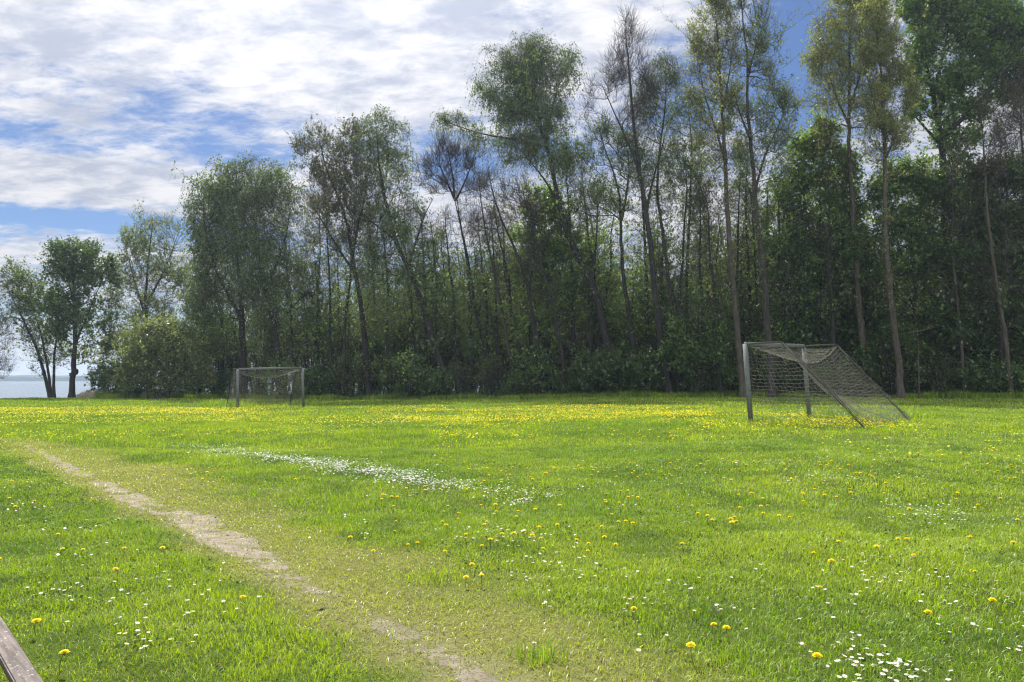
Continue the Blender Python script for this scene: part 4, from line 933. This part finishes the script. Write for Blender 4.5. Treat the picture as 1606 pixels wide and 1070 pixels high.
# ------------------------------------------------------------------ grass
def dist_sample(r, n, d0, d1):
    """points in the wedge of ground seen between two distances, even per area"""
    d = np.sqrt(r.random(n) * (d1 ** 2 - d0 ** 2) + d0 ** 2)
    return r.uniform(-1, 1, n) * (.72 * d + 3.2), d
GV, GF4, GF3, GC = [], [], [], []; goff = [0]
def blades(x, y, h, wd, colr, r, bend=.5):
    n = len(x); a = r.random(n) * 6.283; ca, sa = np.cos(a), np.sin(a)
    f = a + 1.5708 + r.normal(size=n) * .5
    bx, by = np.cos(f), np.sin(f); bn = bend * (.3 + 1.0 * r.random(n))
    b = np.stack([x, y, gz(x, y) - .005], 1); side = np.stack([ca, sa, np.zeros(n)], 1) * (wd / 2)[:, None]; out_ = np.stack([bx, by, np.zeros(n)], 1)
    m = b + out_ * (h * bn * .30)[:, None] + np.array([0, 0, 1]) * (h * .60)[:, None]
    t = b + out_ * (h * bn)[:, None] + np.array([0, 0, 1]) * (h * (1 - .30 * bn))[:, None]
    V = np.stack([b - side, b + side, m + side * .8, m - side * .8, t], 1).reshape(-1, 3)
    i = np.arange(n) * 5 + goff[0]
    GV.append(V); GF4.append(np.stack([i, i + 1, i + 2, i + 3], 1)); GF3.append(np.stack([i + 3, i + 2, i + 4], 1))
    GC.append(np.repeat(colr, 5, axis=0)); goff[0] += 5 * n
GA, GB, GD, GST = np.array([.360, .470, .010]), np.array([.200, .330, .010]), np.array([.070, .160, .018]), np.array([.48, .40, .19])
def grass_color(x, y, r, worn, n):
    p = fnoise(x * .55, y * .55, 101, 3); q_ = fnoise(x * 2.6, y * 2.6, 102, 2); k = np.clip(.5 + (p - .5) * 2.2 + (q_ - .5) * 1.0 + r.normal(size=n) * .22, 0, 1)[:, None]
    c = GA * k + GB * (1 - k)
    dk = S((fnoise(x * 1.9 + 50, y * 1.9, 103, 4) - .53) / .16)[:, None] * .72 * (.3 + .7 * r.random(n)[:, None]); c = c * (1 - dk) + GD * dk
    ws = np.clip(worn * .45 * (.4 + r.random(n)), 0, .92)[:, None]; dry = (r.random(n) < .05)[:, None] * .8
    ws = np.maximum(ws, dry); return (c * (1 - ws) + GST * ws) * (.58 + .76 * r.random(n))[:, None]
def grass_zone(n, d0, d1, h, wd, seed, bend=.55):
    r = np.random.default_rng(seed); x, y = dist_sample(r, n, d0, d1)
    s, t = path_coord(x, y); w_ = worn_mask(x, y, s, t); bm = bare_mask(x, y, s, t)
    ok = (r.random(len(x)) > bm * .84) & (r.random(len(x)) > w_ * .35)
    ok &= ~((y > treeline(x) + 3) & (x > -34)) & (y < shore(x) - .6) & (r.random(len(x)) < .55 + .9 * fnoise(x * 3.1, y * 3.1, 104, 2))
    x, y, w_ = x[ok], y[ok], w_[ok]; n = len(x)
    hh = h * (.55 + .75 * r.random(n)) * (.45 + .8 * fnoise(x * .9, y * .9, 105, 3)) * (.45 + 1.1 * fnoise(x * 5.5, y * 5.5, 106, 2)) * (1 - .48 * w_)
    blades(x, y, hh, wd * (.7 + .6 * r.random(n)), grass_color(x, y, r, w_, n), r, bend)
grass_zone(480000, 2.2, 7.2, .052, .0037, 11, .8)
grass_zone(400000, 7.2, 14, .058, .0060, 12, .75)
grass_zone(300000, 14, 27, .080, .0120, 13)
grass_zone(230000, 27, 62, .10, .026, 14)
r = np.random.default_rng(18); x, y = dist_sample(r, 560000, 2.2, 17)
s, t = path_coord(x, y); w_ = worn_mask(x, y, s, t); ok = r.random(len(x)) < w_ * (.35 + .9 * fnoise(x * 2.2, y * 2.2, 133, 3)) * (1 - .35 * bare_mask(x, y, s, t))
x, y = x[ok], y[ok]; n = len(x); cst = np.where((r.random(n) < .33)[:, None], GST * r.uniform(.35, .8, n)[:, None], GA * r.uniform(.6, 1.0, n)[:, None] + np.array([.05, .01, .01]))
blades(x, y, .030 * (.5 + r.random(n)), .0035 + .0005 * y * (.5 + r.random(n)), cst, r, 1.6)
r = np.random.default_rng(19); n = 60000; px = r.uniform(150, 1690, n); k_ = (px - CX) / FPX; yt = 49.3 / (1 + .23 * k_) - 1.0 + 2.4 * (fnoise(px / 45, px * 0, 46) - .5) + np.where(px < 420, 1.0, 0)
y = yt + r.gamma(1.5, .9, n); x = k_ * y; ok = y < shore(x) - 1
x, y = x[ok], y[ok]; n = len(x)
blades(x, y, (.10 + .42 * fnoise(x * .8, y * .8, 47)) * (.5 + r.random(n)), np.full(n, .022), grass_color(x, y, r, np.zeros(n), n), r, .6)
# the longer tuft by the path and taller grass along posts
r = np.random.default_rng(15)
for (px, py, n, rad_, h) in [(845, 1034, 130, .06, .075), (1330, 655, 1500, .9, .20), (1200, 667, 700, .6, .16), (1420, 655, 500, .4, .2), (373, 641, 300, .5, .3), (476, 636, 300, .5, .3), (350, 637, 600, .8, .35), (700, 905, 200, .14, .055), (470, 1010, 160, .2, .055)]:
    cx_, cy_ = ground_at(px, py); x = cx_ + r.normal(size=n) * rad_; y = cy_ + r.normal(size=n) * rad_
    blades(x, y, h * (.5 + r.random(n)), np.full(n, .004 + .0006 * cy_), grass_color(x, y, r, np.zeros(n), n), r, .6)
tag(mk('grass', np.concatenate(GV), [np.concatenate(GF4), np.concatenate(GF3)], [M['grass']], attr=np.concatenate(GC)), kind='stuff')
# broad little leaves of clover, plantain and rosettes between the blades
r = np.random.default_rng(16); x, y = dist_sample(r, 150000, 2.2, 13)
ok = (fnoise(x * 1.4 + 9, y * 1.4, 110, 3) + .12 * r.random(len(x)) > .60) & (bare_mask(x, y) < .3) & (worn_mask(x, y) < .25 + .4 * r.random(len(x)))
x, y = x[ok], y[ok]; C = np.stack([x, y, gz(x, y) + r.uniform(.012, .05, len(x))], 1)
v, f = leaf_quads(C, r.normal(size=(len(x), 3)) * np.array([1, 1, .4]), .0165, r, .75, 1.0)
M['clover'] = leaf_mat('clover_leaf', (.050, .110, .022), (.095, .175, .035), .35, gloss=.008)
tag(mk('clover', v, [f], [M['clover']]), kind='stuff')

# dead leaves, straw and crumbs on the trodden ground
r = np.random.default_rng(21); x, y = dist_sample(r, 85000, 2.2, 14); s, t = path_coord(x, y)
ok = r.random(len(x)) < .55 * bare_mask(x, y, s, t) + .10 * worn_mask(x, y, s, t); x, y = x[ok], y[ok]; n = len(x)
v, f = leaf_quads(np.stack([x, y, gz(x, y) + r.uniform(.006, .014, n)], 1), r.normal(size=(n, 3)) * np.array([1, 1, .15]), r.gamma(2.0, .006, n) + .004, r, .45, 1.5)
M['litter'] = leaf_mat('dry_litter', (.12, .085, .05), (.42, .35, .22), .15, (1, 1, 1))
tag(mk('litter', v, [f], [M['litter']]), kind='stuff')

# ------------------------------------------------------------------ flowers
def heads(x, y, z, rad_, r, n_side, dome):
    """many small flower heads as one mesh: shallow fans"""
    n = len(x); a = np.arange(n_side) * 2 * math.pi / n_side + r.random(n)[:, None] * 6
    tx, ty = r.normal(size=n) * .22, r.normal(size=n) * .22 - .08
    ringx = np.cos(a) * rad_[:, None]; ringy = np.sin(a) * rad_[:, None]; ringz = ringx * tx[:, None] + ringy * ty[:, None]
    ring = np.stack([x[:, None] + ringx, y[:, None] + ringy, z[:, None] + ringz], -1)
    c = np.stack([x, y, z + dome * rad_], 1)[:, None]
    V = np.concatenate([ring, c], 1).reshape(-1, 3); i = np.arange(n)[:, None] * (n_side + 1); j = np.arange(n_side)
    F = np.stack([i + j, i + (j + 1) % n_side, np.broadcast_to(i + n_side, (n, n_side))], -1).reshape(-1, 3)
    return V, F
rng = np.random.default_rng(500)
def in_view(x, y): return (y > 2.6) & (np.abs(x) < .70 * y)
# dandelions: those measured first, then the drifts
dpx = np.array([(1308, 887), (1588, 852), (1556, 941), (1455, 960), (1285, 916), (1281, 1028), (1313, 848), (1376, 861), (1420, 845), (1433, 867), (1529, 890), (1522, 840), (1090, 1022), (1122, 978), (1139, 983), (740, 884), (731, 905), (757, 905), (994, 951), (60, 978), (95, 1036), (100, 860), (130, 858), (195, 855), (382, 933), (975, 771), (985, 768), (992, 776), (983, 782), (1000, 780), (973, 788), (1180, 773), (1192, 795), (1197, 804), (1240, 811), (1365, 810), (1390, 799), (1410, 803), (1424, 800), (1275, 870), (1118, 815), (928, 742), (938, 740), (912, 733), (1445, 707), (1560, 740), (1570, 750), (1440, 710), (640, 850), (655, 848), (808, 838)], float)
hx_, hy_ = ground_at(dpx[:, 0], dpx[:, 1], .07)
def drift(n, d0, d1, x0, x1, cl, seed, thr=.5):
    r = np.random.default_rng(seed); y = r.uniform(d0, d1, n); x = r.uniform(x0, x1, n)
    k = fnoise(x * cl, y * cl, seed, 3) > thr - .08 * r.random(n)
    return np.stack([x[k], y[k]], 1)
D = [drift(8000, 22, 36, -27, -3, .30, 601, .42), drift(4800, 22, 33, -4, 6, .35, 602, .46), drift(1900, 17, 24, 4.5, 9.5, .5, 603, .42), drift(3000, 16, 30, -2, 9, .45, 604, .50),
     drift(1300, 5.5, 18, -1.5, 12, .6, 605, .47), drift(240, 10, 24, 6, 17, .5, 606, .5), drift(1300, 16, 24, -16, -1, .4, 607, .52), drift(60, 4, 10, -7, -1.5, .6, 608, .5), drift(500, 24, 38, 6, 24, .3, 609, .52), drift(3600, 29, 37, -25, -11, .3, 610, .38)]
D = np.concatenate(D); D = D[(bare_mask(D[:, 0], D[:, 1]) < .2) & in_view(D[:, 0], D[:, 1])]
D = D[np.argsort(np.hypot(D[:, 0], D[:, 1]))]
near_n = 300 - len(dpx)
ind = np.concatenate([np.stack([hx_, hy_], 1), D[:near_n]]); far = D[near_n:]
zf = gz(far[:, 0], far[:, 1]) + rng.uniform(.045, .10, len(far))
v, f = heads(far[:, 0], far[:, 1], zf, rng.uniform(.013, .022, len(far)), rng, 7, .45)
tag(mk('dandelion_carpet', v, [f], [M['yellow']]), kind='stuff')
def dandelion_head(seed):
    r = np.random.default_rng(seed); V, F = [], []
    for lay, (n, rr, zz, up) in enumerate([(22, .0205, .000, .10), (18, .0165, .003, .35), (13, .0115, .005, .7), (8, .0065, .0065, 1.2)]):
        for i in range(n):
            a = (i + r.random() * .5) / n * 6.283 + lay; q = rr * r.uniform(.85, 1.1); w2 = .0023; ca, sa = math.cos(a), math.sin(a); b = len(V)
            for (k, ww) in ((.1, .5), (.75, 1.0), (1.0, .8)):
                z = zz + up * q * k * .45
                V += [(ca * q * k - sa * w2 * ww, sa * q * k + ca * w2 * ww, z), (ca * q * k + sa * w2 * ww, sa * q * k - ca * w2 * ww, z)]
            F += [(b, b + 1, b + 3, b + 2), (b + 2, b + 3, b + 5, b + 4)]
    return np.array(V), np.array(F)
def make_dandelion(seed, hgt):
    root = empty('dandelion'); r = np.random.default_rng(seed)
    s = np.linspace(0, 1, 6)[:, None]; top = np.array([r.normal() * .012, r.normal() * .012, hgt]); ln = s * top + np.array([r.normal() * .008, r.normal() * .008, 0]) * np.sin(s * 3.14)
    ln[0, 2] = -.01
    v, f = tubes(ln, np.arange(-1, 5), np.full(6, .0019), [(5, np.ones(6, bool))], np.ones(6, bool)); mk('stem', v, f, [M['stem']], root)
    hv, hf = dandelion_head(seed); tl = r.normal() * .16; hv = hv @ np.array(Matrix.Rotation(tl, 3, 'X')).T + top
    mk('flower_head', hv, [hf], [M['yellow']], root)
    a = np.linspace(0, 6.283, 9)[:-1]; cv = np.concatenate([np.stack([np.cos(a) * .0065, np.sin(a) * .0065, np.full(8, .001)], 1), np.stack([np.cos(a) * .0035, np.sin(a) * .0035, np.full(8, -.010)], 1)]) + top
    i = np.arange(8); mk('bract_cup', cv, [np.stack([i, (i + 1) % 8, 8 + (i + 1) % 8, 8 + i], 1)], [M['stem']], root)
    return root
dsrc = [make_dandelion(700 + i, h) for i, h in enumerate((.060, .075, .085, .066))]
dl = {0: 'brightest wide open dandelion standing alone in front of the pale daisies at right', 1: 'wide flat dandelion at the right picture edge, higher than its neighbours', 2: 'dandelion low at the right edge in the short grass', 3: 'broad tilted dandelion alone in the lower right grass', 5: 'dandelion nearest the lower edge on the right half', 12: 'small dandelion at the bottom beside the worn turf', 19: 'dandelion nearest the bench plank, above the other one', 20: 'dandelion on a thin stem just right of the bench plank corner'}
GL = 'small yellow dandelion scattered in the near green turf'
dused = [True] * 4
for i, (x, y) in enumerate(ind):
    k = rng.integers(4); z = float(gz(x, y)); rz = rng.random() * 6.28; sc = rng.uniform(.72, 1.08) if i not in dl else 1.15
    if dused[k]: o = dsrc[k]; dused[k] = False; o.location = (x, y, z); o.rotation_euler.z = rz; o.scale = (sc,) * 3
    else: o = copy_tree(dsrc[k], (x, y, z), rz, sc)
    tag(o, dl.get(i, GL), 'dandelion', 'dandelions in the near turf')
# daisies: the grown over pitch line, then clumps everywhere
la, lb = np.stack(ground_at(np.array([350., 845.]), np.array([711., 790.])), 1)
n = 4600; t = np.clip(.5 + .27 * rng.normal(size=n), 0, 1); wl = .10 + .28 * np.abs(fnoise(t * 9, t * 0, 620, 3)); off = rng.normal(size=n) * wl * 1.0 + .25 * (fnoise(t * 4, t * 0, 621) - .5)
dirl = unit(lb - la); ln = np.stack([la[0] + (lb[0] - la[0]) * t - dirl[1] * off, la[1] + (lb[1] - la[1]) * t + dirl[0] * off], 1)
kp = fnoise(t * 22, off * 4, 622, 3) + .10 * rng.normal(size=n) > .47; ln = ln[kp]
def clumps(nc, per, spread, d0, d1, x0, x1, seed):
    r = np.random.default_rng(seed); cy_ = r.uniform(d0, d1, nc); cx_ = r.uniform(x0, x1, nc); o = []
    for a, b in zip(cx_, cy_):
        m = r.integers(3, per); sp = spread * r.uniform(.4, 1.3); o.append(np.stack([a + r.normal(size=m) * sp, b + r.normal(size=m) * sp * .8], 1))
    return np.concatenate(o)
def at(pts, per, spread, seed):
    r = np.random.default_rng(seed); x, y = ground_at(np.array([p[0] for p in pts], float), np.array([p[1] for p in pts], float), .05)
    return np.concatenate([np.stack([a + r.normal(size=per) * spread, b + r.normal(size=per) * spread * .7], 1) for a, b in zip(x, y)])
DZ = [ln, at([(1330, 1015), (1350, 1030), (1375, 1045), (1420, 1048), (1340, 1040), (1450, 1055), (1360, 1022), (1395, 1060)], 8, .09, 630), at([(1455, 800), (1470, 810), (1440, 795), (1460, 818)], 26, .22, 631), at([(800, 838), (815, 842), (780, 833), (870, 880), (880, 900)], 22, .20, 632),
      at([(1290, 750), (1300, 755), (1280, 748), (1190, 728), (1290, 722)], 22, .28, 633), at([(1380, 880), (1400, 905), (1440, 900), (1340, 895)], 9, .15, 634), at([(60, 800), (30, 790), (90, 830), (140, 870), (50, 935), (200, 975), (280, 970), (330, 930), (190, 930), (130, 920)], 9, .2, 635), at([(20, 740), (60, 760), (10, 720)], 30, .4, 636),
      at([(440, 765), (500, 790), (530, 820), (600, 875)], 16, .3, 637), at([(500, 676), (470, 672), (620, 664), (600, 662)], 60, .55, 638), at([(300, 700), (330, 702)], 60, .3, 639), at([(1010, 730), (960, 735), (1050, 755)], 24, .4, 640),
      clumps(30, 10, .22, 4.5, 11, -3, 8, 641), clumps(16, 10, .22, 3.2, 9, -6.5, -1.2, 642), clumps(45, 14, .4, 11, 22, -2, 15, 643), clumps(40, 22, .5, 18, 32, -16, 4, 644), clumps(22, 8, .15, 3.0, 5, 0, 3.4, 645), clumps(14, 12, .4, 12, 22, -13, -6, 646)]
DZ = np.concatenate(DZ); DZ = DZ[(bare_mask(DZ[:, 0], DZ[:, 1]) < .25) & in_view(DZ[:, 0], DZ[:, 1]) & (rng.random(len(DZ)) > .85 * worn_mask(DZ[:, 0], DZ[:, 1]))]
DZ = DZ[np.argsort(np.hypot(DZ[:, 0], DZ[:, 1]))]
nd, fd = DZ[:300], DZ[300:]
v, f = heads(fd[:, 0], fd[:, 1], gz(fd[:, 0], fd[:, 1]) + rng.uniform(.045, .095, len(fd)), rng.uniform(.0075, .0120, len(fd)), rng, 6, -.12)
tag(mk('daisy_carpet', v, [f], [M['white']]), kind='stuff')
def make_daisy(seed, hgt, lift):
    r = np.random.default_rng(seed); root = empty('daisy'); V, F = [], []
    top = np.array([r.normal() * .008, r.normal() * .008, hgt])
    for i in range(17):
        a = (i + .4 * r.random()) / 17 * 6.283; ca, sa = math.cos(a), math.sin(a); L_ = .0102 * r.uniform(.9, 1.1); b = len(V)
        for kk, ww in ((.28, .0010), (.75, .0019), (1.0, .0011)): V += [(ca * L_ * kk - sa * ww, sa * L_ * kk + ca * ww, lift * L_ * kk), (ca * L_ * kk + sa * ww, sa * L_ * kk - ca * ww, lift * L_ * kk)]
        F += [(b, b + 1, b + 3, b + 2), (b + 2, b + 3, b + 5, b + 4)]
    rot_ = np.array(Matrix.Rotation(r.normal() * .25, 3, 'X') @ Matrix.Rotation(r.normal() * .25, 3, 'Y')).T
    mk('petals', np.array(V) @ rot_ + top, [np.array(F)], [M['white']], root)
    dv, df = heads(np.zeros(1), np.zeros(1), np.zeros(1), np.full(1, .0040), r, 10, .6); dv = dv + np.array([0, 0, .0012])
    mk('flower_disc', dv @ rot_ + top, [df], [M['disc']], root)
    l2 = np.linspace(0, 1, 4)[:, None] * top; l2[0, 2] = -.01
    v, f = tubes(l2, np.arange(-1, 3), np.full(4, .0009), [(4, np.ones(4, bool))], np.ones(4, bool)); mk('stem', v, f, [M['stem']], root)
    return root
zsrc = [make_daisy(800, .055, .1), make_daisy(801, .07, .35), make_daisy(802, .048, -.1), make_daisy(803, .062, .6)]
zu = [True] * 4
for i, (x, y) in enumerate(nd):
    k = rng.integers(4); z = float(gz(x, y)); rz = rng.random() * 6.28; sc = rng.uniform(.8, 1.15)
    if zu[k]: o = zsrc[k]; zu[k] = False; o.location = (x, y, z); o.rotation_euler.z = rz; o.scale = (sc,) * 3
    else: o = copy_tree(zsrc[k], (x, y, z), rz, sc)
    tag(o, 'tiny white daisy in the short turf nearest the viewer', 'daisy', 'daisies in the near turf')

# ------------------------------------------------------------------ the air: thin haze round everything
HX = 3000
v, f = box_bm(0, 810, 11.5, 2 * HX, 1780, 41)
mh, q = new_mat('haze_air')
vp = q.n('ShaderNodeVolumePrincipled'); vp.inputs['Color'].default_value = (.62, .78, 1.0, 1); vp.inputs['Density'].default_value = .00042; vp.inputs['Anisotropy'].default_value = .35
o_ = q.n('ShaderNodeOutputMaterial'); q.put(o_.inputs['Volume'], vp.outputs[0])
tag(mk('haze', v, [f], [mh]), kind='stuff')
